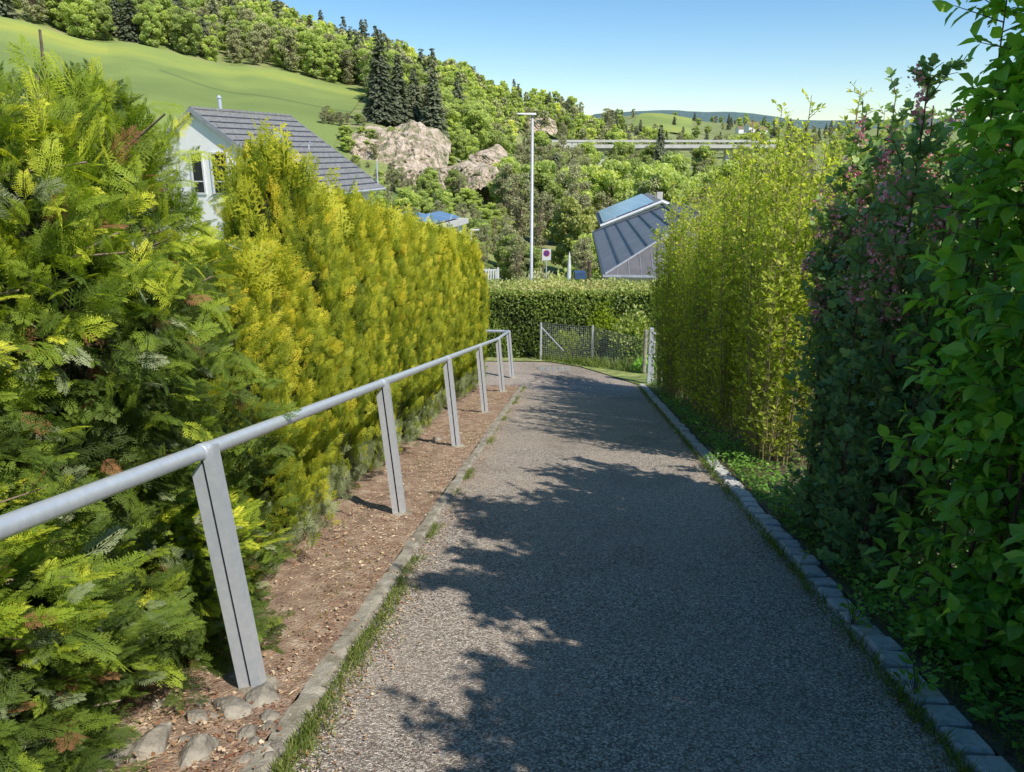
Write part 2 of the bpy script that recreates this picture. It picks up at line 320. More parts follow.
# ------------------------------------------------------------------ ground shape
SL = 0.2034
def pz(Y):                                             # height of the footway
    Y = np.asarray(Y, float)
    return np.where(Y < 16, -SL*Y, -SL*16-.08*(Y-16))
COLS = {   # azimuth column (measured px at horizon) -> [(Y, z)]
    -250: [(22, -4), (45, -6), (80, -3), (130, 10), (200, 32), (260, 52), (400, 105), (600, 150), (1500, 150), (7000, 150)],
    0: [(22, -4), (45, -7), (80, -5), (120, at(0, 118, 120)[2]), (170, at(0, 65, 170)[2]), (225, at(0, 22, 225)[2]), (300, at(0, -25, 300)[2]), (430, at(0, -80, 430)[2]), (700, 130), (7000, 130)],
    130: [(22, -4), (45, -7.2), (80, -6), (125, at(130, 118, 125)[2]), (180, at(130, 82, 180)[2]), (235, at(130, 52, 235)[2]), (300, at(130, 20, 300)[2]), (430, at(130, -25, 430)[2]), (700, 115), (7000, 115)],
    250: [(22, -4.2), (45, -7.5), (80, -8), (130, at(250, 128, 130)[2]), (190, at(250, 100, 190)[2]), (250, at(250, 72, 250)[2]), (320, at(250, 48, 320)[2]), (430, at(250, 18, 430)[2]), (700, 90), (7000, 80)],
    370: [(22, -4.2), (45, -7.8), (80, -10), (128, at(370, 176, 128)[2]), (150, at(370, 128, 150)[2]), (200, at(370, 108, 200)[2]), (262, at(370, 90, 262)[2]), (330, at(370, 75, 330)[2]), (440, at(370, 56, 440)[2]), (700, 50), (7000, 40)],
    450: [(22, -4.4), (45, -8), (80, -11), (130, at(450, 190, 130)[2]), (150, at(450, 168, 150)[2]), (220, at(450, 140, 220)[2]), (300, at(450, 118, 300)[2]), (450, at(450, 84, 450)[2]), (700, 40), (7000, 30)],
    540: [(22, -4.5), (45, -8.2), (80, -11.5), (130, -13), (180, -13), (260, -12), (340, -5), (390, at(540, 138, 390)[2]), (490, at(540, 106, 490)[2]), (700, 26), (7000, 20)],
    600: [(22, -4.5), (45, -8.2), (80, -12), (130, -14), (200, -15), (300, -13), (400, -2), (560, at(600, 124, 560)[2]), (900, 22), (1300, at(600, 117, 1300)[2]), (1700, 40), (2600, 40), (4500, at(600, 112, 4500)[2]), (7000, 150)],
    650: [(22, -4.6), (45, -8.2), (80, -12), (130, -14), (200, -15), (300, -14), (420, -6), (600, 4), (900, at(650, 128, 900)[2]), (1300, at(650, 113, 1300)[2]), (1600, 40), (2600, 50), (4500, at(650, 110, 4500)[2]), (7000, 180)],
    720: [(22, -4.6), (45, -8.2), (80, -12), (130, -14), (200, -15), (300, -14), (450, -6), (700, 4), (1000, at(720, 134, 1000)[2]), (1500, at(720, 121, 1500)[2]), (2600, 50), (4500, at(720, 112, 4500)[2]), (7000, 180)],
    820: [(22, -4.6), (45, -8.2), (80, -12), (130, -14), (200, -15), (300, -14), (450, -6), (700, 2), (1000, at(820, 138, 1000)[2]), (1500, at(820, 128, 1500)[2]), (2600, 45), (4500, at(820, 119, 4500)[2]), (7000, 150)],
    1300: [(22, -4.6), (45, -8.2), (80, -12), (130, -14), (200, -15), (300, -12), (450, -4), (700, 6), (1000, 16), (1500, 30), (2600, 60), (4500, 150), (7000, 150)],
}
CK = np.array(sorted(COLS)); CA = (CK-512)/F/(cp+.306*sp)
LY = np.log(np.array([19, 22, 27, 34, 45, 60, 80, 100, 115, 128, 134, 140, 150, 165, 180, 200, 225, 245, 262, 300, 340, 390, 440, 500, 560, 640, 750, 900, 1100, 1300, 1600, 2000, 2600, 3500, 4500, 5500, 7000]))
TAB = np.array([np.interp(LY, np.log([19]+[p[0] for p in COLS[c]]), [-3.5]+[p[1] for p in COLS[c]]) for c in CK])
def ground(X, Y):
    X = np.asarray(X, float); Y = np.asarray(Y, float)
    a = X/np.maximum(Y, 40)
    ly = np.log(np.maximum(Y, 19))
    fa = np.interp(a, CA, np.arange(len(CA))); i = np.clip(fa.astype(int), 0, len(CA)-2); ta = fa-i; ta = ta*ta*(3-2*ta)
    fy = np.interp(ly, LY, np.arange(len(LY))); j = np.clip(fy.astype(int), 0, len(LY)-2); ty = fy-j
    z = (TAB[i, j]*(1-ta)+TAB[i+1, j]*ta)*(1-ty)+(TAB[i, j+1]*(1-ta)+TAB[i+1, j+1]*ta)*ty
    near = pz(np.minimum(Y, 19))
    t = np.clip((Y-18.8)/1.2, 0, 1)
    return near*(1-t)+z*t
def gz(x, y): return float(ground(x, y))
def grid_mesh(U, V_, fn):                              # fn(u, v) -> xyz arrays
    uu, vv = np.meshgrid(U, V_); P = fn(uu, vv).reshape(-1, 3); nu = len(U); nv = len(V_)
    q = np.arange(nu*nv).reshape(nv, nu)
    Fq = np.stack([q[:-1, :-1], q[:-1, 1:], q[1:, 1:], q[1:, :-1]], -1).reshape(-1, 4)
    return P, {4: Fq}
ys = np.concatenate([np.linspace(-90, -8, 12), np.arange(-6, 24, 1.0), np.exp(np.linspace(math.log(24.5), math.log(7000), 190))])
as_ = np.concatenate([np.linspace(-3, -.85, 16), np.linspace(-.8, .9, 150), np.linspace(1, 3, 16)])
def terr(a, Y):
    X = a*np.maximum(Y, 40); z = ground(X, Y)
    P = np.stack([X, Y, z], -1)
    amp = np.clip((Y-60)/400, 0, 1)*2.0
    z = z+vnoise(P*np.array([1, 1, 0]), 3, 6, .035)*amp - np.where(Y < 25, .09, 0.02)
    far = np.clip((Y-3000)/1500, 0, 1); z = z+far*vnoise(P*np.array([1, 1, 0]), 5, 6, .0035)*12
    return np.stack([X, Y, z], -1)
b = MB(); P, FA = grid_mesh(as_, ys, terr); b.addarr(P, FA)
me = b.mesh('ground', [M['field'], M['farhill']], smooth=True)
cy = np.empty(len(me.polygons)*3); me.polygons.foreach_get('center', cy); cy = cy.reshape(-1, 3)[:, 1]
me.polygons.foreach_set('material_index', (cy > 2400).astype(np.int32))
tag(link('ground', me), kind='structure')

# footway
XL = lambda Y: -1.04+.08*Y
XR = lambda Y: 1.40+.083*Y
def strip(name, m, fl, fr, Y0, Y1, ny, nx, dz, amp=0.0, freq=6, seed=1, smooth=True):
    def fn(u, v):
        X = fl(v)*(1-u)+fr(v)*u; z = pz(v)+dz; P = np.stack([X, v, z], -1)
        if amp: P[..., 2] += amp*vnoise(P, seed, 6, freq)*np.clip(np.minimum(u, 1-u)*6, 0, 1)
        return P
    b = MB(); P, FA = grid_mesh(np.linspace(0, 1, nx), np.linspace(Y0, Y1, ny), fn); b.addarr(P, FA)
    o = b.obj(name, m, smooth=smooth); tag(o, kind='structure'); return o
strip('footway', M['asphalt'], lambda Y: XL(Y)+.02, lambda Y: XR(Y)+.04, -7, 15.6, 150, 20, 0, .004, 2.2)
b = MB()
far_edge = [(-8, 18.35), (.3, 18.6), (1.0, 18.55), (1.7, 17.9), (2.2, 17.0), (2.75, 15.6)]
poly = [(-8, 15.75), (-1.0, 15.72), (-.2, 15.68), (XL(15.6)+.02, 15.6), (XR(15.6)+.04, 15.6), (2.2, 17.0), (1.7, 17.9), (1.0, 18.55), (.3, 18.6), (-8, 18.35)]
def pv(p, dz=0): return (p[0], p[1], float(pz(p[1]))+dz)
b.add([pv(p) for p in [(-8, 15.75), (-1, 15.72), (-.2, 15.68), (XL(15.6)+.02, 15.6), (XR(15.6)+.04, 15.6), (XR(15.6)+.04, 16), (2.4, 16.5), (-8, 16)]], [(0, 1, 2, 3, 4, 5, 7)])
b.add([pv(p) for p in [(-8, 16), (XR(15.6)+.04, 16), (2.2, 17.0), (1.7, 17.9), (1.0, 18.55), (.3, 18.6), (-8, 18.35)]], [(0, 1, 2, 3, 4, 5, 6)])
tag(b.obj('path_landing', M['asphalt']), kind='structure')
# planted strip between railing and kerb, and the shaded strip under the right-hand shrubs
strip('planting_bed', M['soil'], lambda Y: XL(Y)-3.2, lambda Y: XL(Y)-.04, -7, 15.55, 260, 60, .018, .02, 9, 4)
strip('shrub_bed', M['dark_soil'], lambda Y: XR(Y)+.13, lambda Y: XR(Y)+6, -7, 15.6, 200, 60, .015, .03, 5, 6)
strip('verge', M['field'], lambda Y: np.interp(Y, [15.55, 16, 17, 17.9, 18.5, 18.6, 18.7], [2.78, 2.66, 2.13, 1.63, .95, .25, -8.]), lambda Y: 9.+0*Y, 15.55, 21.0, 90, 30, .022, .03, 5, 6)

# left kerb: worn concrete edging in irregular lengths
b = MB(); y = -6.0
while y < 15.4:
    L = rng.uniform(.85, 1.05) if y > 2.9 else rng.uniform(.25, .5)
    n = 8; yy = np.linspace(y+.006, y+L-.006, n); prof = [(-.05, -.08), (-.047, .008), (-.035, .018), (.03, .018), (.044, .006), (.048, -.08)]
    off = rng.normal(0, .006); V = []
    for q in yy:
        for (dx, dz) in prof:
            V.append((XL(q)+dx+off+rng.normal(0, .006), q, float(pz(q))+dz+rng.normal(0, .003)))
    V = np.array(V); k = len(prof)
    f = [(i*k+j, i*k+j+1, (i+1)*k+j+1, (i+1)*k+j) for i in range(n-1) for j in range(k-1)]+[tuple(range(k)), tuple(range((n-1)*k, n*k))[::-1]]
    b.add(V, f); y += L
tag(b.obj('concrete_kerb', M['kerb']), kind='structure')
# right kerb: granite setts
b = MB(); y = -5.0
while y < 15.7:
    L = rng.uniform(.14, .20); wd = .135 if y < 8 else .12
    n = 3; c = np.array([XR(y+L/2)+.075+rng.normal(0, .007), y+L/2, float(pz(y+L/2))+rng.normal(-.004, .006)])
    hx, hy = wd/2-.004, L/2-.009; s_ = .012
    rz = rng.normal(-.08, .05); cr, sr = math.cos(rz), math.sin(rz)
    V = []
    for (sx, sy, zz) in [(1, 1, -.1), (1, 1, .018), (1-s_/hx, 1-s_/hy, .03)]:
        for (u, v) in ((-1, -1), (1, -1), (1, 1), (-1, 1)):
            X_, Y_ = u*hx*sx*rng.uniform(.93, 1.02), v*hy*sy*rng.uniform(.95, 1.01)
            V.append(c+np.array((X_*cr-Y_*sr, X_*sr+Y_*cr, zz+rng.normal(0, .003)-SL*Y_)))
    f = [(i*4+j, i*4+(j+1) % 4, (i+1)*4+(j+1) % 4, (i+1)*4+j) for i in range(2) for j in range(4)]+[(8, 9, 10, 11)]
    b.add(V, f); y += L+rng.uniform(.002, .008)
tag(b.obj('sett_kerb', M['sett']), kind='structure')
# drain cover on the landing
d = thing('drain_cover', 'flat rectangular drain cover set in the sunlit landing at the path end', 'drain cover', pv((1.0, 17.6), .004))
b = MB(); b.box((0, 0, .004), (.38, .22, .006)); b.obj('frame', M['kerb'], d)
b = MB()
for k in range(5): b.box((-.3+.15*k, 0, .014), (.05, .18, .004))
b.obj('grate', M['concreted'], d)

# ------------------------------------------------------------------ leaf templates
def t_leaf(w=.3, droop=.12, fold=.07):
    V = [(0, 0, 0), (w*.8, .28, fold), (w*.85, .6, fold-droop*.3), (0, 1, -droop), (-w*.85, .6, fold-droop*.3), (-w*.8, .28, fold), (0, .3, 0), (0, .65, -droop*.35)]
    return np.array(V, float), [(0, 1, 6), (6, 1, 2, 7), (7, 2, 3), (0, 6, 5), (6, 7, 4, 5), (7, 3, 4)], np.zeros(8)
def t_lobed():
    V = [(0, 0, 0), (.30, .12, .05), (.48, .42, .03), (.25, .5, .04), (.24, .82, 0), (0, 1, -.06), (-.24, .82, 0), (-.25, .5, .04), (-.48, .42, .03), (-.30, .12, .05), (0, .45, -.01)]
    return np.array(V, float), [(0, 1, 2, 3, 10), (10, 3, 4, 5), (10, 5, 6, 7), (10, 7, 8, 9, 0)], np.zeros(11)
def t_simple(w=.25):
    V = [(0, 0, 0), (w, .45, .05), (0, 1, -.05), (-w, .45, .05)]
    return np.array(V, float), [(0, 1, 2), (0, 2, 3)], np.zeros(4)
def t_quad():
    return np.array([(-.5, -.5, 0), (.5, -.4, .1), (.45, .5, 0), (-.4, .45, .1)], float), [(0, 1, 2, 3)], np.zeros(4)
def t_spray(nside=12, nsub=4, wid=.014, droop=.18, seed=0, spread=.42):
    r = np.random.default_rng(seed); V = []; Fc = []; T = []
    def blade(p, q, wd, t0, t1):
        p = np.array(p); q = np.array(q); d = q-p; nrm = np.array((-d[1], d[0], 0)); nrm = nrm/(np.linalg.norm(nrm)+1e-9)*wd
        k = len(V); m_ = p+d*.45
        for v in (p, m_+nrm, q, m_-nrm): V.append((v[0], v[1], -droop*v[1]**2-abs(v[0])*droop*.6+r.normal(0, .004)))
        Fc.append((k, k+1, k+2, k+3)); T.extend((t0, (t0+t1)/2, t1, (t0+t1)/2))
    for k in range(3): blade((0, k/3, 0), (0, (k+1.15)/3 if k < 2 else 1, 0), wid*1.3, -.1+.1*k, .0+.1*k)
    for i in range(nside):
        y0 = .08+.86*i/nside; side = 1 if i % 2 else -1
        L = spread*(1-y0)**.7*(.75+.35*r.random())+.07; ang = R(48+r.normal(0, 6))
        dx, dy = math.sin(ang)*side, math.cos(ang)
        p0 = np.array((0, y0, 0)); p1 = p0+np.array((dx, dy, 0))*L
        blade(p0, p1, wid, -.05+.1*y0, .14)
        for j in range(nsub):
            f = .2+.72*j/nsub; q0 = p0+(p1-p0)*f; s2 = 1 if j % 2 else -1
            a2 = math.atan2(dx, dy)+s2*R(42); l2 = L*.36*(1-f*.6)+.02
            blade(q0, q0+np.array((math.sin(a2), math.cos(a2), 0))*l2, wid*.95, 0, .2)
    return np.array(V), Fc, np.array(T)
LEAF = t_leaf(.30); LEAFN = t_leaf(.36, .2, .09); LOBED = t_lobed(); LANCE = t_simple(.17); SMALL = t_simple(.28); HEDGELEAF = t_simple(.32); QUAD = t_quad()
SPRAY = [t_spray(12, 4, .020, .18, s) for s in range(3)]
SPRAYF = [t_spray(20, 7, .0115, .35, 10+s, .46) for s in range(3)]
BLADE = (np.array([(-.03, 0, 0), (.03, 0, 0), (.022, .55, .06), (0, 1, .28), (-.022, .55, .06)]), [(0, 1, 2, 4), (4, 2, 3)], np.array([-.15, -.15, 0, .15, 0]))

# ------------------------------------------------------------------ thuja hedge: single columnar trees
def thuja_mesh(seed, H, Rb=.5, n=2300, yellow=.0, open_=0):
    r = np.random.default_rng(seed); b = MB()
    def rad(t, th):                                    # envelope
        base = np.where(t < .12, .82+.18*t/.12, 1.0)*np.clip((1.02-t)/.32, 0, 1)**.55
        lump = 1+.10*np.sin(th*3+seed+t*5)+.10*np.sin(th*9+seed+t*1.5)+.06*np.sin(t*23+th*4)
        return Rb*base*lump
    # solid core coloured near-black as the shade inside the crown
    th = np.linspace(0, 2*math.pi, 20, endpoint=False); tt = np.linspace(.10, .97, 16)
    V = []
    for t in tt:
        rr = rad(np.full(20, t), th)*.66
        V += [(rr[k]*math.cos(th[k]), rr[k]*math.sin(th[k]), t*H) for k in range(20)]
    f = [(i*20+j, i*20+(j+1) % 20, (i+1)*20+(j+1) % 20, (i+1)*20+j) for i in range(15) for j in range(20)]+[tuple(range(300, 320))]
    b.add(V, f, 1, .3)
    t = r.beta(1.15, 1.05, n)*.92+.08; a = r.uniform(0, 2*math.pi, n)
    # a few leader tips
    q = rad(t, a)*r.uniform(.72, 1.02, n)
    P = np.stack([q*np.cos(a), q*np.sin(a), t*H-.08], 1)
    rad_d = np.stack([np.cos(a), np.sin(a), np.zeros(n)], 1)
    D = rad_d*r.uniform(.2, .9, n)[:, None]+np.array((0, 0, 1.))*r.uniform(.8, 1.7, n)[:, None]+r.normal(0, .2, (n, 3))
    tang = np.stack([-np.sin(a), np.cos(a), np.zeros(n)], 1)
    w_ = r.uniform(-1, 1, n)[:, None]
    Nn = tang*w_+rad_d*(1-np.abs(w_))+r.normal(0, .25, (n, 3))
    S = r.uniform(.06, .135, n)
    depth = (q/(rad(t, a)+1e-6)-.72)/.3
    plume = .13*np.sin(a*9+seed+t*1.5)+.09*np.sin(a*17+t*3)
    tint = .10+.36*depth+.26*t**1.6+plume+r.normal(0, .09, n)+yellow+np.where(r.random(n) < .06, .2, 0)  # tint drops with depth, painting crown shade; yellow tips are own colour
    low = (t < .2) & (r.random(n) < .75)
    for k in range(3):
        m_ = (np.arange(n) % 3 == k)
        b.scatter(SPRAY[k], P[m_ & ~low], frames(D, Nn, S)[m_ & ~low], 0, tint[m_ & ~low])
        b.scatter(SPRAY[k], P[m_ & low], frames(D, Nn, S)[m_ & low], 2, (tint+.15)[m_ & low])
    # upright leader plumes at the top
    m = 46; a = r.uniform(0, 6.28, m); q = Rb*.8*np.sqrt(r.random(m)); P = np.stack([q*np.cos(a), q*np.sin(a), H*(1-.13*(q/Rb)**1.5)-.18+r.normal(0, .05, m)], 1)
    D = np.stack([.15*np.cos(a), .15*np.sin(a), np.ones(m)], 1)+r.normal(0, .12, (m, 3)); Nn = r.normal(0, 1, (m, 3))*np.array((1, 1, .1))
    b.scatter(SPRAY[0], P, frames(D, Nn, r.uniform(.18, .34, m)), 0, .62+r.normal(0, .1, m)+yellow)
    return b.mesh('crown', [M['thuja'], M['thujad'], M['grey_thuja']])
def trunk_mesh(H, r0, seed, mtl, lean=.03, bare=14):
    r = np.random.default_rng(seed); b = MB()
    z = np.linspace(-.05, H*.8, 7); pts = np.stack([np.cumsum(r.normal(0, lean, 7))*.5, np.cumsum(r.normal(0, lean, 7))*.5, z], 1); pts[0, :2] = 0; pts[1, :2] *= .3
    b.tube(pts, r0*(1-.7*z/H), 7)
    a = r.uniform(0, 6.28, bare); z0 = r.uniform(.1, .55, bare)
    P0 = np.stack([0*a, 0*a, z0], 1); P1 = P0+np.stack([np.cos(a)*.32, np.sin(a)*.32, r.uniform(.0, .25, bare)], 1)
    b.twigs(P0, P1, .009, .003)
    return b.mesh('trunk', mtl)
VAR = [(thuja_mesh(20+k, 2.7, .40, 6200, yellow=[0, .04, -.03, .02][k]), trunk_mesh(2.7, .045, k, M['palebark'])) for k in range(4)]
HX = lambda Y: -1.99+.067*Y                            # line of the trunks
GRP = 'thuja trees of the clipped hedge behind the railing'
rows = [(4.12, 2.2), (4.82, 2.28), (5.42, 2.98), (5.95, 2.62), (6.6, 2.68), (7.25, 2.7), (7.9, 2.72), (8.55, 2.78), (9.2, 2.8), (9.85, 2.86), (10.5, 2.86), (11.15, 2.92), (11.8, 2.95), (12.4, 3.0), (13.05, 3.0), (13.7, 3.05), (14.35, 3.05), (15.0, 3.05)]
wh = ['low thuja column dipping below the white gable, just past the loose ferny trees',
      'tall yellow-tipped thuja column right of the white gable, hiding the near roof edge',
      'thuja column beside the second railing post, on its near side',
      'thuja column directly behind the second railing post',
      'thuja column just beyond the second railing post',
      'thuja column midway between the second and third railing posts',
      'thuja column on the near side of the third railing post',
      'thuja column directly behind the third railing post',
      'thuja column just beyond the third railing post',
      'thuja column midway between the third and fourth railing posts',
      'thuja column on the near side of the fourth railing post',
      'thuja column directly behind the fourth railing post',
      'thuja column just beyond the fourth railing post',
      'thuja column midway between the fourth and fifth railing posts',
      'fourth thuja column from the far end of the row',
      'third thuja column from the far end of the row',
      'second thuja column from the far end of the row',
      'last thuja column, at the far end of the row by the landing']
for i, (y, h) in enumerate(rows):
    o = thing('thuja_tree', wh[i], 'tree', (HX(y)+rng.normal(0, .03), y, float(pz(y))), rng.uniform(0, 6.28), GRP)
    sc_ = rng.uniform(.95, 1.05); o.scale = (sc_, sc_*1.05, (h-(.24 if y < 5.8 else .06))/2.7)
    v = VAR[i % 4]; link('crown', v[0], o); link('trunk', v[1], o)

# nearer, unclipped thujas with long ferny fronds
def loose_thuja(seed, H, Rb, n):
    r = np.random.default_rng(seed); b = MB()
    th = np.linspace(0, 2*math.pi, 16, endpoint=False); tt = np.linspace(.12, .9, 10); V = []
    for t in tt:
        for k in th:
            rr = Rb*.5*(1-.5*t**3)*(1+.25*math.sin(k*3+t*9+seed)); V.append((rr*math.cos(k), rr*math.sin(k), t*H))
    b.add(V, [(i*16+j, i*16+(j+1) % 16, (i+1)*16+(j+1) % 16, (i+1)*16+j) for i in range(9) for j in range(16)]+[tuple(range(144, 160))], 1, .15)  # dark core standing in for shade deep in the crown
    t = r.uniform(.05, 1, n); a = r.uniform(0, 6.28, n)
    env = Rb*np.clip((1.05-t)/.35, 0, 1)**.5*(1+.22*np.sin(a*4+t*9+seed)+.15*np.sin(a*9-t*15))
    q = env*r.uniform(.45, .95, n); P = np.stack([q*np.cos(a), q*np.sin(a), t*H], 1)
    rd = np.stack([np.cos(a), np.sin(a), np.zeros(n)], 1)
    D = rd*r.uniform(.4, 1, n)[:, None]+np.array((0, 0, 1))*(r.uniform(-.25, .9, n)+.5*(t > .75))[:, None]+r.normal(0, .32, (n, 3))
    Nn = np.array((0, 0, 1.))*.7+rd*.6+r.normal(0, .6, (n, 3))
    S = r.uniform(.07, .16, n)*np.where(r.random(n) < .05, 1.7, 1); dep = q/env
    tint = -.06+.62*dep**2.4*(.4+.6*np.clip(t*1.3-.25, 0, 1))+.32*(t > .66)*r.random(n)+.3*(r.random(n) < .1)+r.normal(0, .1, n)  # darker inward and low down: painted shade; yellow tips are real
    kind = r.random(n)
    A = frames(D, Nn, S)
    for k in range(3):
        s_ = (np.arange(n) % 3 == k); g_ = s_ & (kind < .92); h_ = s_ & (kind >= .92) & (kind < .975); d_ = s_ & (kind >= .975)
        b.scatter(SPRAYF[k], P[g_], A[g_], 0, tint[g_]); b.scatter(SPRAYF[k], P[h_], A[h_], 2, tint[h_]+.2); b.scatter(SPRAYF[k], P[d_], A[d_], 3, .5+0*tint[d_])
    crown = b.mesh('crown', [M['fern'], M['thujad'], M['grey_thuja'], M['dead']])
    b = MB(); z = np.linspace(-.05, H*.98, 8); b.tube(np.stack([r.normal(0, .02, 8), r.normal(0, .02, 8), z], 1), .05*(1.08-z/H), 7)
    m = 70; a = r.uniform(0, 6.28, m); z0 = r.uniform(.12, .92, m)*H; L = r.uniform(.5, 1.0, m)*Rb
    P0 = np.stack([0*a, 0*a, z0], 1); P1 = P0+np.stack([np.cos(a)*L, np.sin(a)*L, r.uniform(.0, .35, m)], 1)
    b.twigs(P0, P1, .011, .004, k=5)
    return crown, b.mesh('trunk', M['palebark'])
lt = [loose_thuja(50, 2.5, .58, 4600), loose_thuja(51, 2.5, .56, 4600)]
lab = ['unclipped thuja with bright yellow ferny fronds at the near end of the row',
       'unclipped ferny thuja leaning over the stones, beside the first railing post',
       'loose ferny thuja between the one beside the post and the ragged one',
       'ragged thuja with bare brown twigs sticking out of its top']
for i, (y, h) in enumerate([(1.6, 2.2), (2.25, 2.25), (2.85, 2.32), (3.38, 2.50)]):
    o = thing('thuja_tree', lab[i], 'tree', (HX(y)-[.30, .22, .12, .10][i], y, float(pz(y))), [0.4, 2.3, 4.1, 5.6][i], 'loose ferny thuja trees at the near end of the row')
    o.scale = (1, 1, h/2.5); v = lt[i % 2]; link('crown', v[0], o); link('trunk', v[1], o)
    if i == 3:
        b = MB()
        b.tube([(.1, -.1, 1.9), (.17, -.15, 2.25), (.14, -.1, 2.5), (.22, -.12, 2.72)], [.014, .012, .009, .005], 6)
        b.tube([(.17, -.15, 2.25), (.3, -.2, 2.4), (.34, -.2, 2.55)], [.009, .007, .004], 6)
        b.tube([(.0, .1, 2.0), (-.1, .05, 2.3), (-.12, .0, 2.55)], [.01, .008, .004], 6)
        b.obj('dead_branch', M['palebark'], o)

o = thing('thuja_tree', 'low sprawling thuja growth hanging over the stones at the lower left', 'tree', (-1.72, 1.95, float(pz(1.95))), 1.1, 'loose ferny thuja trees at the near end of the row')
o.scale = (.85, .85, .42); link('crown', lt[0][0], o); link('trunk', lt[0][1], o)
o = thing('thuja_tree', 'dull grey-green low thuja growth just behind the first railing post', 'tree', (-1.52, 3.15, float(pz(3.15))), 3.0, 'loose ferny thuja trees at the near end of the row')
o.scale = (.62, .75, .30); link('crown', lt[1][0], o); link('trunk', lt[1][1], o)
# ------------------------------------------------------------------ railing
rail = thing('handrail', 'galvanised tubular handrail on steel posts running down the left side of the path', 'handrail')
RX = lambda Y: -1.275+.077*Y
RH = 1.07
LEAN = .085
pts = [(RX(y)-LEAN, y, float(pz(y))+RH) for y in (-3.5, -.1, 2.68, 5.37, 8.27, 11.2, 14.2, 16.6)]
e = pts[-1]
pts2 = pts+[(e[0]-.03, e[1]+.14, e[2]-.03), (e[0]-.14, e[1]+.2, e[2]-.035), (e[0]-1.3, e[1]+.25, e[2]-.04)]
b = MB(); b.tube(pts2, .029, 16); b.obj('top_rail', M['galv'], rail, smooth=True)
for i, y in enumerate((-.1, 2.68, 5.37, 8.27, 11.2, 14.2, 16.6)):
    g0 = float(pz(y)); b = MB()
    def slab(u0, u1, v0, v1, h0a, h1a, h1b, mi):        # bar between offsets u (across) and v (along), sheared with the lean
        V = []
        for (u, hh) in ((u0, h1a), (u1, h1b)):
            for v in (v0, v1):
                for z in (h0a, hh): V.append((RX(y)+u-LEAN*z/RH, y+v, g0+z))
        b.add(V, [(0, 1, 3, 2), (4, 6, 7, 5), (0, 4, 5, 1), (2, 3, 7, 6), (0, 2, 6, 4), (1, 5, 7, 3)], mi)
    slab(.006, .049, -.03, .03, -.12, RH+.012, RH+.02, 0)
    slab(-.049, -.006, -.026, .022, -.12, RH-.085, RH-.03, 0)
    slab(-.005, .005, -.012, .016, -.12, RH-.04, RH-.04, 1)  # near-black bar paints the shade in the groove between the two bars
    b.obj('post', [M['galv'], M['gap']], rail)
    b = MB(); c_ = np.array((RX(y)-LEAN, y, g0+RH)); dr = unit(np.array((.077, 1, -SL if y < 16 else -.1))); b.tube([c_-dr*.035, c_-dr*.03, c_+dr*.03, c_+dr*.035], [.029, .0315, .0315, .029], 16); b.obj('weld_collar', M['galv'], rail, smooth=True)
    V, Fc = ICO2; V = V*np.array((.10, .10, .05))*(1+.18*vnoise(V, 900+i, 4, 2.2)[:, None]); b = MB(); b.add(V+np.array((RX(y)+.008, y, g0+.0)), Fc); b.obj('footing', M['kerb'], rail)

# ------------------------------------------------------------------ stones round the first post
def stone(c, s, seed, label, group=None, mtl='rock'):
    r = np.random.default_rng(seed); V, Fc = ICO4 if max(s) > .032 else ICO3
    V = V*(1+.22*vnoise(V, seed, 4, 1.6)[:, None]+.06*vnoise(V, seed+1, 4, 5)[:, None])
    for _ in range(16):
        d_ = unit(r.normal(0, 1, 3)); h_ = r.uniform(.6, .82); e_ = np.maximum(V@d_-h_, 0); V = V-e_[:, None]*d_*.9
    V = V*(1+.03*vnoise(V, seed+7, 6, 9)[:, None])*np.asarray(s)*1.12
    rz = r.uniform(0, 6.28); V = V@np.array([[math.cos(rz), math.sin(rz), 0], [-math.sin(rz), math.cos(rz), 0], [0, 0, 1]])
    b = MB(); b.add(V, Fc); o = b.obj('stone', M[mtl], smooth=True); o.location = c; tag(o, label, 'stone', group); return o
G2 = 'stones heaped at the foot of the first railing post'
def on(px, py, lift=0):                                 # footway-level point seen at this pixel
    v = (py-386)/F; t = -( -sp - v*cp)/(cp - v*sp); Y = EYE/(t-SL); return np.array(((px-512)/F*Y/(cp-v*sp), Y, float(pz(Y))+lift))
big = [(262, 702, .085, .07, .05, 'smooth rounded stone touching the right side of the first post base'),
       (232, 712, .09, .06, .045, 'mossy yellowish stone just in front of the first post base'),
       (196, 758, .085, .06, .05, 'blue-grey pointed stone at the bottom edge, largest pale one of the heap'),
       (150, 752, .10, .07, .055, 'large dull brown-grey stone left of the blue-grey stone'),
       (270, 722, .04, .035, .03, 'small grey block between the smooth stone and the kerb'),
       (248, 738, .045, .035, .03, 'pale flat stone with white face below the mossy stone'),
       (198, 722, .06, .035, .03, 'long thin grey stone left of the mossy stone'),
       (112, 764, .09, .06, .05, 'dark stone in the shade at the left end of the heap')]
for k, (px, py, a_, b_, c_, l_) in enumerate(big): stone(on(px, py, .02), (a_, b_, c_), 100+k, l_, G2)
for k in range(26):
    px, py = rng.uniform(130, 292), rng.uniform(705, 768)
    if px > 262 and py < 725: continue
    s_ = rng.uniform(.012, .03)
    stone(on(px, py, .012), (s_*1.3, s_, s_*.8), 200+k, 'small loose pebble-sized stone in the heap below the first railing post', 'small loose stones in the heap')
for k, (px, py) in enumerate([(438, 441), (432, 444), (455, 437)]):
    stone(on(px, py, .02), (.06, .05, .04), 300+k, ['pale stone at the left foot of the third railing post', 'smaller dark stone left of the third railing post', 'flat stone right of the third railing post'][k], 'stones at the third railing post')

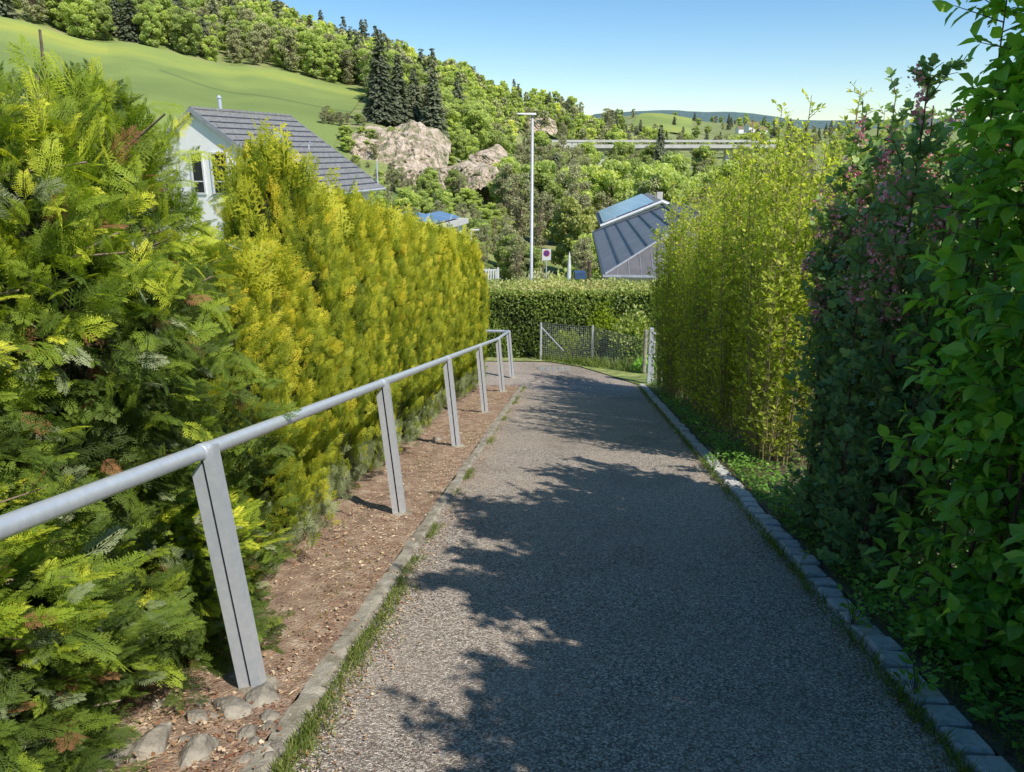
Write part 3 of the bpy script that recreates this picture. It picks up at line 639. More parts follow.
# ------------------------------------------------------------------ litter, grass, weeds
def blades(name, Pxyz, S, tint, mtl, lean=.35, wide=1.0):
    n = len(Pxyz); D = np.stack([rng.normal(0, lean, n), rng.normal(0, lean, n), np.ones(n)], 1); Nn = rng.normal(0, 1, (n, 3))
    A = frames(D, Nn, S); A[:, :, 0] *= wide
    b = MB(); b.scatter(BLADE, Pxyz, A, 0, tint); return b.obj(name, mtl)
def strewn(n, f, y0, y1, pw=1.0):
    Y = y0+(y1-y0)*rng.random(n)**pw; X = f(Y, n); return np.stack([X, Y, pz(Y)+.01], 1)
n = 15000
Pg = strewn(n, lambda Y, n: XL(Y)+.06+np.abs(rng.normal(0, .035, n)), .8, 15.2, 1.7)
cl = vnoise(Pg, 11, 5, 5); k_ = cl+.6*vnoise(Pg, 14, 5, 22) > rng.uniform(-.2, 1.3, n)-.35*np.exp(-((Pg[:, 1]-2.9)/1.0)**2)
Pg = Pg[k_]; Pg2 = strewn(1700, lambda Y, n: XL(Y)+.07+np.abs(rng.normal(0, .05, n)), 1.9, 3.9)
Pg = np.concatenate([Pg, Pg2])
tag(blades('grass', Pg, rng.uniform(.02, .055, len(Pg)), .5+rng.normal(0, .22, len(Pg)), M['grass'], .5, 1.7), 'short green grass growing along the worn left kerb', 'grass', kind='stuff')
n = 5000; Pw = strewn(n, lambda Y, n: XL(Y)-.06-rng.random(n)*.7, 1.6, 15.2, 1.5); Pw = Pw[vnoise(Pw, 31, 6, 9)+.5*vnoise(Pw, 32, 5, 30) > .55]
tag(blades('grass', Pw, rng.uniform(.015, .05, len(Pw)), .55+rng.normal(0, .2, len(Pw)), M['grass'], .6, 2.2), 'sparse seedlings sprouting in the planting bed', 'seedlings', kind='stuff')
n = 14000
Pa = strewn(n, lambda Y, n: XR(Y)+np.where(rng.random(n) < .42, -.02-np.abs(rng.normal(0, .03, n)), .16+np.abs(rng.normal(0, .16, n))), 1.2, 16, 1.5)
k_ = vnoise(Pa, 12, 5, 4) > rng.uniform(-1.2, 1.0, n); Pa = Pa[k_]
tag(blades('grass', Pa, rng.uniform(.02, .08, len(Pa)), .35+rng.normal(0, .15, len(Pa)), M['grass'], .5, 1.5), 'weedy grass growing through the granite sett kerb', 'grass', kind='stuff')
n = 9000
Pb = np.stack([rng.uniform(.6, 6, n), rng.uniform(16.6, 19.2, n), np.zeros(n)], 1); Pb = Pb[Pb[:, 0] > .8+(18.6-Pb[:, 1])*1.35]
Pb[:, 2] = pz(Pb[:, 1])+.02
tag(blades('grass', Pb, rng.uniform(.08, .3, len(Pb)), .5+rng.normal(0, .15, len(Pb)), M['grass'], .4, 1.2), 'long grass behind the wire mesh fence', 'grass', kind='stuff')
# dry litter
n = 16000
Ps = strewn(n, lambda Y, n: XL(Y)-.05-rng.random(n)**1.2*.8, 1.4, 15.4, 1.5)
Dd = rng.normal(0, 1, (n, 3))*np.array((1, 1, .12)); Nn = np.array((0, 0, 1.))+rng.normal(0, .3, (n, 3))
b = MB(); Ps[:, 2] += .012; A = frames(Dd, Nn, rng.uniform(.006, .03, n)*np.where(rng.random(n) < .06, 1.8, 1)); b.scatter(t_simple(.11), Ps, A, 0, rng.random(n)**1.3+.3*vnoise(Ps, 41, 5, 4))
q_ = rng.integers(0, n, 5000); Pq = Ps[q_]+rng.normal(0, .05, (5000, 3))*np.array((1, 1, 0)); b.scatter(t_lobed(), Pq+np.array((0, 0, .004)), frames(rng.normal(0, 1, (5000, 3))*np.array((1, 1, .2)), np.array((0, 0, 1.))+rng.normal(0, .4, (5000, 3)), rng.uniform(.007, .022, 5000)), 0, rng.random(5000))
tag(b.obj('leaf_litter', M['straw']), 'dry brown needles and straw strewn over the planting bed', 'litter', kind='stuff')
n = 4200
Ps = np.concatenate([strewn(n//2, lambda Y, n: XR(Y)+.1+rng.random(n)*.6, 1.5, 15, 1.4), strewn(n//2, lambda Y, n: XL(Y)+.1+rng.random(n)**2*2.1, 1.7, 15, 1.4)])
n = len(Ps); b = MB(); b.scatter(t_simple(.3), Ps+np.array((0, 0, .004)), frames(rng.normal(0, 1, (n, 3))*np.array((1, 1, .1)), np.array((0, 0, 1.))+rng.normal(0, .3, (n, 3)), rng.uniform(.006, .016, n)), 0, rng.random(n)*.7)
tag(b.obj('leaf_litter', M['straw']), 'tiny dry bits scattered on the asphalt and along the setts', 'litter', kind='stuff')

n = 5200
Ye = 1.6+13.6*rng.random(n)**1.4; side = rng.random(n) < .55
Xe = np.where(side, XL(Ye)+.07+np.abs(rng.normal(0, .10, n)), XR(Ye)-.02-np.abs(rng.normal(0, .09, n)))
Pe = np.stack([Xe, Ye, pz(Ye)+.008], 1); b = MB()
b.scatter(t_simple(.35), Pe, frames(rng.normal(0, 1, (n, 3))*np.array((1, 1, .1)), np.array((0, 0, 1.))+rng.normal(0, .3, (n, 3)), rng.uniform(.006, .02, n)), 0, rng.random(n)*.9)
tag(b.obj('leaf_litter', M['straw']), 'dry leaf crumbs gathered along both edges of the asphalt', 'litter', kind='stuff')
# ------------------------------------------------------------------ shrubs on the right
def shrub(name, label, group, base, half, H, stems, twigs, twl, leaf, lsz, per, mats, seed, upl=.6, pair=True, lean=.25, tint0=.3, flowers=0, stem_r=.010, minh=.05, leafup=.2, face=None, topvar=.25, grain=1.0):
    r = np.random.default_rng(seed)
    o = thing(name, label, 'shrub', base, math.atan(-.08), group)
    hx, hy = half
    S0 = np.stack([r.uniform(-hx*.4, hx*.6, stems), r.uniform(-hy*.7, hy*.7, stems), np.full(stems, -.05)-0], 1)
    S0[:, 2] += -SL*S0[:, 1]
    hh = H*(1-topvar*r.random(stems)); out = np.stack([S0[:, 0]/hx, S0[:, 1]/hy, 0*hh], 1)
    top = S0+np.stack([out[:, 0]*hx*.5+r.normal(0, lean*.5, stems), out[:, 1]*hy*.3+r.normal(0, lean*.5, stems), hh], 1)
    mid = (S0+top)/2+r.normal(0, .07, (stems, 3))*np.array((1, 1, 0))
    def on_stem(i, t):
        t = t[:, None]; return S0[i]*(1-t)**2+2*mid[i]*t*(1-t)+top[i]*t*t
    b = MB(); K = 9; tt = np.linspace(0, 1, K)
    for i in range(stems):
        pts = on_stem(np.full(K, i), tt); b.tube(pts, stem_r*r.uniform(.6, 1.4)*(1-.8*tt)+.0015, 5, cap=False)
    i = r.integers(0, stems, twigs); t = minh+(1-minh)*r.random(twigs)**.85
    Q = on_stem(i, t); a = r.uniform(0, 6.28, twigs)
    D = unit(np.stack([np.cos(a), np.sin(a), r.normal(upl, .25, twigs)], 1)); L = twl*r.uniform(.45, 1.15, twigs)*(1.05-.45*t)
    E = Q+D*L[:, None]
    E[:, 0] = np.clip(E[:, 0], -hx*1.08+.06*r.random(twigs), hx*1.1)
    b.twigs(Q, E, .0035*grain, .0015*grain)
    b.obj('stems', mats[1], o)
    # leaves along twigs and on the stem tops
    P, DD, TT = [], [], []
    for k in range(per):
        f = (k+.6)/per; pos = Q+(E-Q)*f; d = unit(E-Q)
        sideA = unit(np.cross(d, np.array((0, 0, 1.)))+1e-4); rot = r.uniform(0, 6.28, twigs)[:, None] if not pair else (k % 2)*1.2+r.normal(0, .3, twigs)[:, None]
        upv = np.cross(sideA, d); s_ = sideA*np.cos(rot)+upv*np.sin(rot)
        for sg in ((1, -1) if pair else (1,)):
            P.append(pos); DD.append(unit(d*.75+s_*sg+r.normal(0, .18, (twigs, 3)))); TT.append(np.full(twigs, f*.18))
    P.append(E); DD.append(unit(E-Q)); TT.append(np.full(twigs, .3))
    ns = stems*26; i2 = r.integers(0, stems, ns); t2 = .35+.65*r.random(ns)**.6
    a2 = r.uniform(0, 6.28, ns); P.append(on_stem(i2, t2)); DD.append(unit(np.stack([np.cos(a2), np.sin(a2), r.uniform(.2, 1.1, ns)], 1))); TT.append(.15*t2)
    P = np.concatenate(P); DD = np.concatenate(DD); TT = np.concatenate(TT); n = len(P)
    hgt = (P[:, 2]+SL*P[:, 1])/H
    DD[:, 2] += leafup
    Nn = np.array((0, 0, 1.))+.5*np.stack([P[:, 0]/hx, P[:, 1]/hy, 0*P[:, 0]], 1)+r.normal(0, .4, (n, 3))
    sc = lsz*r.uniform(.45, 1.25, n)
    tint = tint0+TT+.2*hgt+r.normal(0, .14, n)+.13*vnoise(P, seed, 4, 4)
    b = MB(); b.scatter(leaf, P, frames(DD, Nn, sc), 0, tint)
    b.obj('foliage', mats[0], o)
    if flowers:
        ok = np.where((hgt > .55) & ((P[:, 0] < -hx*.2) | (hgt > .8)))[0]; sel = r.choice(ok, flowers); c = P[sel]+np.array((-.03, -.02, 0))
        b = MB()
        for k in range(18):
            Pf = c+r.normal(0, .015, c.shape)+np.array((0, 0, -.006*k)); b.scatter(t_simple(.4), Pf, frames(r.normal(0, 1, c.shape), r.normal(0, 1, c.shape), r.uniform(.016, .03, len(c))), 0, .2+.8*r.random(len(c)))
        b.obj('blossom', M['pink'], o)
    return o
def B(u, Y): return (XR(Y)+u, Y, float(pz(Y)))
gn = 'broad-leaved shrubs crowding the path near the camera'
shrub('broadleaf_shrub', 'broad-leaved bright green shrub at the right edge, its leaves reaching over the near setts', gn, B(.60, 2.55), (.60, 1.0), 3.6, 40, 4200, .30, LEAFN, .088, 4, (M['dogwood'], M['twig']), 61, upl=.25, tint0=.34, leafup=-.25, topvar=.16, stem_r=.008, minh=.01)
shrub('broadleaf_shrub', 'unseen broad-leaved shrub beside the camera, added to shade the near path', gn, B(.86, .35), (.75, 1.15), 3.4, 40, 2700, .42, LEAF, .10, 4, (M['dogwood'], M['twig']), 62, upl=.25, tint0=.34, leafup=-.25, minh=.02)  # out of view, put in to cast shade on the near path
shrub('broadleaf_shrub', 'unseen broad-leaved shrub furthest up the path, added for its shade', gn, B(.9, -2.0), (.85, 1.4), 3.6, 40, 2700, .42, LEAF, .10, 4, (M['dogwood'], M['twig']), 63, upl=.25, tint0=.34, leafup=-.25, minh=.02)  # behind the camera, a further added shade caster
shrub('flowering_currant', 'dark-leaved shrub with drooping pink blossom and upright purple-brown stems beside the broad-leaved shrub', None, B(.52, 4.6), (.56, 1.12), 2.95, 85, 5200, .26, LOBED, .055, 4, (M['currant'], M['twig']), 64, upl=.75, tint0=.3, flowers=210, stem_r=.009, topvar=.5, minh=.02)
gl = 'yellow-green upright shrubs along the right side of the path'
labs = ['nearest of the yellow-green upright shrubs, right after the pink-flowered one', 'second of the yellow-green upright shrubs, in the middle of the row', 'third of the yellow-green upright shrubs, dense with tan canes at its foot', 'last yellow-green upright shrub, in front of the dark hipped roof']
for k, (y, h, u) in enumerate([(8.0, 3.75, .8), (9.8, 3.7, .72), (11.6, 3.7, .70), (13.6, 3.8, .50)]):
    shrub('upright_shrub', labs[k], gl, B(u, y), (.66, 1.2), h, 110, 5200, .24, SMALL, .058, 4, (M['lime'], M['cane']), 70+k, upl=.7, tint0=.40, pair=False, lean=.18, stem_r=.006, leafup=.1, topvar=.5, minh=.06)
n = 15000
Yc = 1.3+14*rng.random(n)**1.5; Pc = np.stack([XR(Yc)+.15+np.abs(rng.normal(0, .38, n)), Yc, pz(Yc)], 1); kk = vnoise(Pc, 51, 5, 3.3) > rng.uniform(-1.3, .5, n); Pc = Pc[kk]; n = len(Pc)
Pc[:, 2] += .02+rng.random(n)*.10*(1+vnoise(Pc, 52, 4, 5)); a_ = rng.uniform(0, 6.28, n)
b = MB(); b.scatter(LEAF, Pc, frames(np.stack([np.cos(a_), np.sin(a_), rng.uniform(-.1, .7, n)], 1), np.array((0, 0, 1.))+rng.normal(0, .35, (n, 3)), rng.uniform(.018, .05, n)), 0, .35+rng.normal(0, .18, n))
tag(b.obj('ground_cover', M['dogwood']), 'low leafy ground cover between the setts and the shrubs', 'ground cover', kind='stuff')
# low weeds at the shrub feet
def weed(px_y, u, seed, label):
    y = px_y; r = np.random.default_rng(seed); o = None
    b = MB(); n = 60; a = r.uniform(0, 6.28, n); q = r.uniform(0, .11, n)
    P = np.stack([q*np.cos(a), q*np.sin(a), r.uniform(.01, .16, n)], 1); D = np.stack([np.cos(a), np.sin(a), r.uniform(.1, 1, n)], 1)
    b.scatter(LEAF, P, frames(D, np.array((0, 0, 1.))+r.normal(0, .3, (n, 3)), r.uniform(.02, .05, n)), 0, .4+r.normal(0, .15, n))
    b.twigs(np.zeros((10, 3)), P[:10]+np.array((0, 0, .05)), .002, .001, 1)
    o = b.obj('weed', [M['dogwood'], M['twig']]); o.location = B(u, y); tag(o, label, 'weed', 'weeds rooted in the sett kerb')
for k, (y, u, l) in enumerate([(2.62, .02, 'leafy weed over the setts nearest the camera'), (3.35, .03, 'bushy weed covering a gap in the setts'), (3.0, .22, 'weed behind the setts between the two nearest kerb weeds'), (7.1, .02, 'weed on the setts below the gap between the shrubs'), (5.2, .2, 'weed behind the setts under the pink-flowered shrub')]):
    weed(y, u, 400+k, l)

# ------------------------------------------------------------------ clipped hedge across the path end
o = thing('clipped_hedge', 'clipped box-shaped leafy hedge across the far end of the path', 'hedge', (2.4, 19.9, -3.56))
r = np.random.default_rng(90); hx, hy, hz = 4.6, .8, 1.79
b = MB(); b.box((0, 0, hz/2-.06), (hx-.14, hy-.14, hz/2-.08), tint=.3); b.obj('shade_core', M['thujad'], o)  # near-black box imitates the shade between the hedge leaves
def face_pts(n, which):
    u = r.uniform(-1, 1, n); v = r.uniform(-1, 1, n); dpt = r.uniform(-.12, .04, n)
    if which == 'f': P = np.stack([u*hx, -hy-dpt, (v+1)/2*hz], 1); Nn = np.tile((0, -1., .25), (n, 1))
    if which == 't': P = np.stack([u*hx, v*hy, hz+dpt], 1); Nn = np.tile((0, -.1, 1.), (n, 1))
    if which == 'l': P = np.stack([-hx-dpt, u*hy, (v+1)/2*hz], 1); Nn = np.tile((-1., 0, .2), (n, 1))
    if which == 'r': P = np.stack([hx+dpt, u*hy, (v+1)/2*hz], 1); Nn = np.tile((1., 0, .2), (n, 1))
    if which == 'b': P = np.stack([u*hx, hy+dpt, (v+1)/2*hz], 1); Nn = np.tile((0, 1., .2), (n, 1))
    P = P+vnoise(P, 2, 5, 2.2)[:, None]*.06*Nn
    return P, Nn
b = MB()
for wch, n in (('f', 26000), ('t', 15000), ('l', 2500), ('r', 2500), ('b', 5000)):
    P, Nn = face_pts(n, wch); Nn = Nn+r.normal(0, .55, (n, 3)); D = r.normal(0, 1, (n, 3))+np.array((0, 0, .5))
    cl = vnoise(P, 9, 6, 3.2)+.4*vnoise(P, 8, 4, 11); keep = cl > r.uniform(-1.9, -.4, n)
    tint = .28+.16*cl+r.normal(0, .14, n)+.10*P[:, 2]/hz+(.3 if wch == 't' else 0)+np.where(P[:, 2] > hz-.16, .2, 0)  # top face and rim tinted lighter, light from above put into colour
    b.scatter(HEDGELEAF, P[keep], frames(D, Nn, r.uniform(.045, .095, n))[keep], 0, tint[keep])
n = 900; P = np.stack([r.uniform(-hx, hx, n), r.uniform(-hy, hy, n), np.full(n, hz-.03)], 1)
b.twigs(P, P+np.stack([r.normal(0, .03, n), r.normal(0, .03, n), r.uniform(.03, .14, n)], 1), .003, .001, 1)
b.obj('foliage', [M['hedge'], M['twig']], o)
b = MB(); n = 26; P = np.stack([np.linspace(-hx+.2, hx-.2, n), r.normal(0, .08, n), np.full(n, -.1)], 1); b.twigs(P, P+np.stack([r.normal(0, .1, n), r.normal(0, .1, n), np.full(n, 1.3)], 1), .03, .012, k=6); b.obj('stems', M['bark'], o)

# shrubs behind the mesh fence
def bush(name, label, loc, rx, ry, H, n, leaf, lsz, mtl, seed, t0=.4, group=None, stem=True):
    r = np.random.default_rng(seed); o = thing(name, label, 'bush', loc, 0, group)
    d = unit(r.normal(0, 1, (n, 3))*np.array((1, 1, .9))); d[:, 2] = np.abs(d[:, 2])*1.0
    lump = 1+.2*vnoise(d, seed, 5, 3.5); q = lump*r.uniform(.6, 1.02, n)
    P = d*q[:, None]*np.array((rx, ry, H)); Dl = d+r.normal(0, .5, (n, 3))+np.array((0, 0, .4))
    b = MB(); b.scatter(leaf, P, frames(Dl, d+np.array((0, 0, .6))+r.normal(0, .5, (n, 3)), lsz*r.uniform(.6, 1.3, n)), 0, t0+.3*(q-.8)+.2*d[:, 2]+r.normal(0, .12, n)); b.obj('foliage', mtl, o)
    b = MB(); m = 40; dd = unit(r.normal(0, 1, (m, 3))*np.array((1, 1, .5))+np.array((0, 0, 1.))); dd[:, 2] = np.abs(dd[:, 2]); b.twigs(np.zeros((m, 3))-np.array((0, 0, .05)), dd*np.array((rx, ry, H))*.85, .012, .003, k=4); b.obj('stems', M['bark'], o)
    return o
GB = 'bushes behind the mesh fence'
bush('bush', 'light green bush behind the left end of the mesh fence', (1.35, 18.95, -3.52), .5, .35, .75, 2600, HEDGELEAF, .07, M['lime'], 501, .25, GB)
bush('bush', 'dark green bush in the middle of the mesh fence', (2.05, 18.75, -3.5), .45, .35, .85, 2600, HEDGELEAF, .06, M['hedge'], 502, .2, GB)
bush('bush', 'bright leafy bush behind the right half of the mesh fence', (2.95, 18.3, -3.45), .6, .4, 1.15, 3600, LEAF, .09, M['hedge'], 503, .5, GB)
bush('bush', 'low green bush at the foot of the gate post', (3.1, 17.3, -3.4), .3, .25, .35, 900, LEAF, .07, M['dogwood'], 504, .6, GB)
bush('bush', 'yellow-leaved bush rising above the mesh fence', (2.3, 19.0, -3.5), .5, .3, 1.35, 2200, LEAF, .08, M['lime'], 505, .3, GB)

# ------------------------------------------------------------------ mesh fence and gate
def wire_mesh(b, p, q, z0, z1, step=.05, r_=.0016):
    p = np.array(p); q = np.array(q); L = np.linalg.norm(q-p); n = int(L/step)
    A = np.array([(*(p+(q-p)*k/n), z0) for k in range(n+1)]); Bq = A.copy(); Bq[:, 2] = z1
    b.twigs(A, Bq, r_, r_)
    m = int((z1-z0)/step); A = np.array([(*p, z0+(z1-z0)*k/m) for k in range(m+1)]); Bq = np.array([(*q, z0+(z1-z0)*k/m) for k in range(m+1)])
    b.twigs(A, Bq, r_, r_)
fence = thing('mesh_fence', 'low wire mesh fence on zinc posts in front of the clipped hedge', 'fence')
fp = [(.72, 18.72), (1.95, 18.2), (3.02, 16.95)]
for k in range(2):
    b = MB(); g = float(pz(18)); wire_mesh(b, fp[k], fp[k+1], g+.04-.0*k, g+.92); b.obj('wire_mesh', M['galvd'], fence)
for k, (p, h) in enumerate(zip(fp, (.98, .98, 1.05))):
    b = MB(); g = float(pz(p[1])); b.tube([(p[0], p[1], g-.1), (p[0], p[1], g+h)], .026 if k < 2 else .045, 10); b.obj('post', M['galvd'] if k < 2 else M['kerb'], fence)
b = MB(); g = float(pz(18.7)); b.tube([(.74, 18.74, g+.85), (1.28, 18.55, g+.3)], .016, 8); b.obj('brace', M['galvd'], fence)
gate = thing('garden_gate', 'narrow galvanised garden gate between the mesh fence and the last shrub', 'gate', (3.02, 15.9, float(pz(15.9))))
b = MB()
for x in (0, .62): b.tube([(x, 0, 0), (x, 0, 1.15)], .02, 8)
for z in (.12, .62, 1.12): b.tube([(0, 0, z), (.62, 0, z)], .016, 8)
b.obj('frame', M['galvd'], gate)
b = MB(); wire_mesh(b, (0.03, 0), (.6, 0), .13, 1.1, .05); b.obj('wire_mesh', M['galvd'], gate)
b = MB(); b.box((-.07, 0, .62), (.04, .04, .62)); b.obj('post', M['galv'], gate)
b = MB(); b.tube([(.02, -.03, .7), (.02, -.1, .7), (.13, -.1, .7)], .009, 8); b.obj('handle', M['gap'], gate)

# ------------------------------------------------------------------ street furniture beyond the hedge
x, y = at(531.5, 250, 25)[0], 25.0; gzz = gz(x, y); top = at(531, 116, 25)[2]
lamp = thing('street_lamp', 'tall galvanised street lamp with a flat head, standing behind the clipped hedge', 'street lamp', (x, y, gzz))
b = MB(); h = top-gzz; b.tube([(0, 0, -.2), (0, 0, 1.2), (0, 0, 1.25), (0, 0, h)], [.075, .07, .058, .042], 14); b.obj('pole', M['galvd'], lamp, smooth=True)
b = MB(); b.tube([(.0, 0, h-.06), (0, 0, h+.03), (-.08, 0, h+.05)], .035, 10); b.obj('bracket', M['galvd'], lamp)
b = MB(); V = [(.12, -.1, h+.03), (.12, .1, h+.03), (.1, .08, h+.09), (.1, -.08, h+.09), (-.46, -.12, h+.045), (-.46, .12, h+.045), (-.45, .1, h+.085), (-.45, -.1, h+.085)]
b.add(V, [(0, 1, 2, 3), (7, 6, 5, 4), (0, 4, 5, 1), (3, 2, 6, 7), (0, 3, 7, 4), (1, 5, 6, 2)]); hd = b.obj('lamp_head', M['whitepaint'], lamp)
b = MB(); b.box((-.28, 0, h+.032), (.14, .08, .004)); b.obj('lens', M['glass'], lamp)
p = at(471, 230, 48); g_ = gz(p[0], 48)
lamp2 = thing('street_lamp', 'small distant street lamp with a short arm at the end of the thuja row', 'street lamp', (p[0], 48, g_))
h = p[2]-g_; b = MB(); b.tube([(0, 0, -.2), (0, 0, h-.05), (.05, 0, h)], [.07, .05, .045], 10); b.obj('pole', M['whitepaint'], lamp2)
b = MB(); V = [(-.05, -.09, h-.02), (-.05, .09, h-.02), (-.05, .08, h+.06), (-.05, -.08, h+.06), (.5, -.08, h+.0), (.5, .08, h+.0), (.5, .06, h+.05), (.5, -.06, h+.05)]
b.add(V, [(0, 1, 2, 3), (7, 6, 5, 4), (0, 4, 5, 1), (3, 2, 6, 7), (0, 3, 7, 4), (1, 5, 6, 2)]); b.obj('lamp_head', M['whitepaint'], lamp2)
# round no-stopping sign on a white board
p = at(546.5, 254.5, 30); g_ = gz(p[0], 30)
sg = thing('road_sign', 'white board with a round red-ringed blue sign on a thin pole', 'sign', (p[0], 30, g_)); h = p[2]-g_
b = MB(); b.tube([(0, 0, -.1), (0, 0, h+.2)], .022, 8); b.obj('pole', M['galvd'], sg)
b = MB(); b.box((0, -.035, h), (.17, .008, .22)); b.obj('board', M['whitepaint'], sg)
def disc(r_, y0, zc=0):
    b = MB(); a = np.linspace(0, 2*math.pi, 24, endpoint=False); V = [(r_*math.cos(t), y0, zc+r_*math.sin(t)) for t in a]+[(r_*math.cos(t), y0+.003, zc+r_*math.sin(t)) for t in a]
    b.add(V, [tuple(range(24)), tuple(range(24, 48))[::-1]]+[(k, (k+1) % 24, 24+(k+1) % 24, 24+k) for k in range(24)]); return b
disc(.125, -.048, h+.05).obj('red_ring', M['signred'], sg)
disc(.095, -.053, h+.05).obj('blue_disc', M['signblue'], sg)
b = MB(); b.box((0, -.058, h+.05), (.12, .002, .014), M3=Matrix.Rotation(R(45), 3, 'Y')); b.obj('red_bar', M['signred'], sg)
# closed white parasol
p = at(569.5, 252, 31); g_ = gz(p[0], 31); h = p[2]-g_
ps = thing('closed_parasol', 'closed white parasol standing in the garden behind the hedge', 'parasol', (p[0], 31, g_))
b = MB(); b.tube([(0, 0, 0), (0, 0, h-.1)], .02, 8); b.obj('pole', M['galvd'], ps)
b = MB(); zz = np.linspace(h-1.5, h, 9); b.tube([(0, 0, z) for z in zz], [.06, .085, .09, .085, .075, .07, .055, .04, .01], 12); b.obj('canopy', M['whitepaint'], ps)
b = MB(); b.tube([(0, 0, 0), (0, 0, .08)], [.25, .2], 16); b.obj('base', M['concreted'], ps)
# garden chair with blue cloth
p = at(580, 272, 31); g_ = gz(p[0], 31); h = p[2]-g_
gc = thing('garden_table', 'garden table with blue cloth behind the hedge, left of the hipped roof', 'table', (p[0], 31, g_))
b = MB(); b.box((0, 0, h), (.22, .3, .02)); b.box((0, -.3, h-.12), (.22, .01, .12)); b.obj('tablecloth', M['blue'], gc)
for sx in (-1, 1):
    for sy in (-1, 1):
        b = MB(); b.tube([(sx*.2, sy*.26, 0), (sx*.2, sy*.26, h-.02)], .02, 6); b.obj('leg', M['wood'], gc)
p = at(590, 262, 31.5); g_ = gz(p[0], 31.5); h = p[2]-g_
wp = thing('wooden_post', 'dark wooden garden post beside the blue-covered table', 'post', (p[0], 31.5, g_))
b = MB(); b.tube([(0, 0, -.1), (.01, 0, h*.5), (-.02, 0, h)], [.09, .08, .075], 10); b.obj('shaft', M['bark'], wp)
b = MB(); b.tube([(-.02, 0, h), (-.02, 0, h+.06)], [.1, .03], 10); b.obj('cap', M['bark'], wp)
# white slatted balustrade at the left
p0, p1 = at(476, 270, 33), at(496, 268, 33)
bl = thing('slatted_fence', 'white slatted garden fence between the thuja row and the tall lamp', 'fence', (p0[0], 33, p0[2]-1.1)); W = p1[0]-p0[0]
for z in (.12, .62, 1.1):
    b = MB(); b.box((W/2, 0, z), (W/2+.03, .025, .035)); b.obj('rail', M['whitepaint'], bl)
for k in range(9):
    b = MB(); b.box((W*k/8, -.032, .55), (.03, .012, .58)); b.obj('slat', M['whitepaint'], bl)
for k in (0, 1):
    b = MB(); b.box((W*k+(.09 if k else -.09), 0, -.3), (.045, .045, 1.5)); b.obj('post', M['whitepaint'], bl)

# ------------------------------------------------------------------ left house
def roof_courses(b, O, e, r_, down, L, wd, n, mi=0):   # stepped tile courses on one slope; O ridge corner, e along, r_ out (horizontal), down = drop per run
    O = np.array(O); e = np.array(e); r_ = np.array(r_)
    for k in range(n):
        w0, w1 = wd*k/n, wd*(k+1)/n+.05; z0, z1 = -down*w0+.015, -down*w1+.05
        q = [O+e*s_+r_*w_+np.array((0, 0, z)) for (s_, w_, z) in ((0, w0, z0), (L, w0, z0), (L, w1, z1), (0, w1, z1), (0, w1, z1-.05), (L, w1, z1-.05))]
        b.add(q, [(0, 1, 2, 3)], mi); b.add(q, [(3, 2, 5, 4)], mi+1)
        b.add([O+e*s_+r_*w_+np.array((0, 0, z)) for (s_, w_, z) in ((0, w1-.01, z1+.012), (L, w1-.01, z1+.012), (L, w1+.05, z1-.05), (0, w1+.05, z1-.05))], [(0, 1, 2, 3)], mi+1)
e3 = np.array((.247, .969, 0)); r3 = np.array((.969, -.247, 0)); O = np.array((-17.55, 44.6, 3.75)); L = 10.6; W = 6.5; DR = .70
gl_ = gz(-15, 48)
house = thing('gabled_house', 'white gabled house with grey tiled roof rising behind the thuja row', 'house')
def HP(s_, w_, z): return O+e3*s_+r3*w_+np.array((0, 0, z))
b = MB(); roof_courses(b, O, e3, r3, DR, L, W, 14); roof_courses(b, O, e3, -r3, DR, L, W, 14)
for sgn in (1, -1):                                     # underside deck
    q = [HP(.02, 0, -.12), HP(L-.02, 0, -.12), HP(L-.02, sgn*W, -DR*W-.12), HP(.02, sgn*W, -DR*W-.12)]; b.add(q, [(0, 1, 2, 3)])
rf = b.obj('roof', [M['tile'], M['fascia']], house)
b = MB(); b.tube([HP(-.03, 0, .03), HP(L+.03, 0, .03)], .11, 8); b.obj('ridge_cap', M['tile'], rf)
for s_ in (-.02, L+.02):
    b = MB()
    for sgn in (1, -1):
        q = []
        for ds in (-.03, .03):
            q += [HP(s_+ds, 0, .08), HP(s_+ds, sgn*W, -DR*W+.08), HP(s_+ds, sgn*W, -DR*W-.2), HP(s_+ds, 0, -.2)]
        b.add(q, [(0, 1, 2, 3), (7, 6, 5, 4), (0, 4, 5, 1), (3, 2, 6, 7), (1, 5, 6, 2)])
    b.obj('verge_board', M['greytrim'], rf)
b = MB(); b.tube([HP(-.05, W+.06, -DR*W-.08), HP(L+.05, W+.06, -DR*W-.08)], .09, 10); b.tube([HP(L-.5, W+.02, -DR*W-.1), HP(L-.5, W-.6, -DR*W-.7), HP(L-.5, W-.65, -DR*W-4)], .05, 8); b.obj('gutter', M['galvd'], rf)
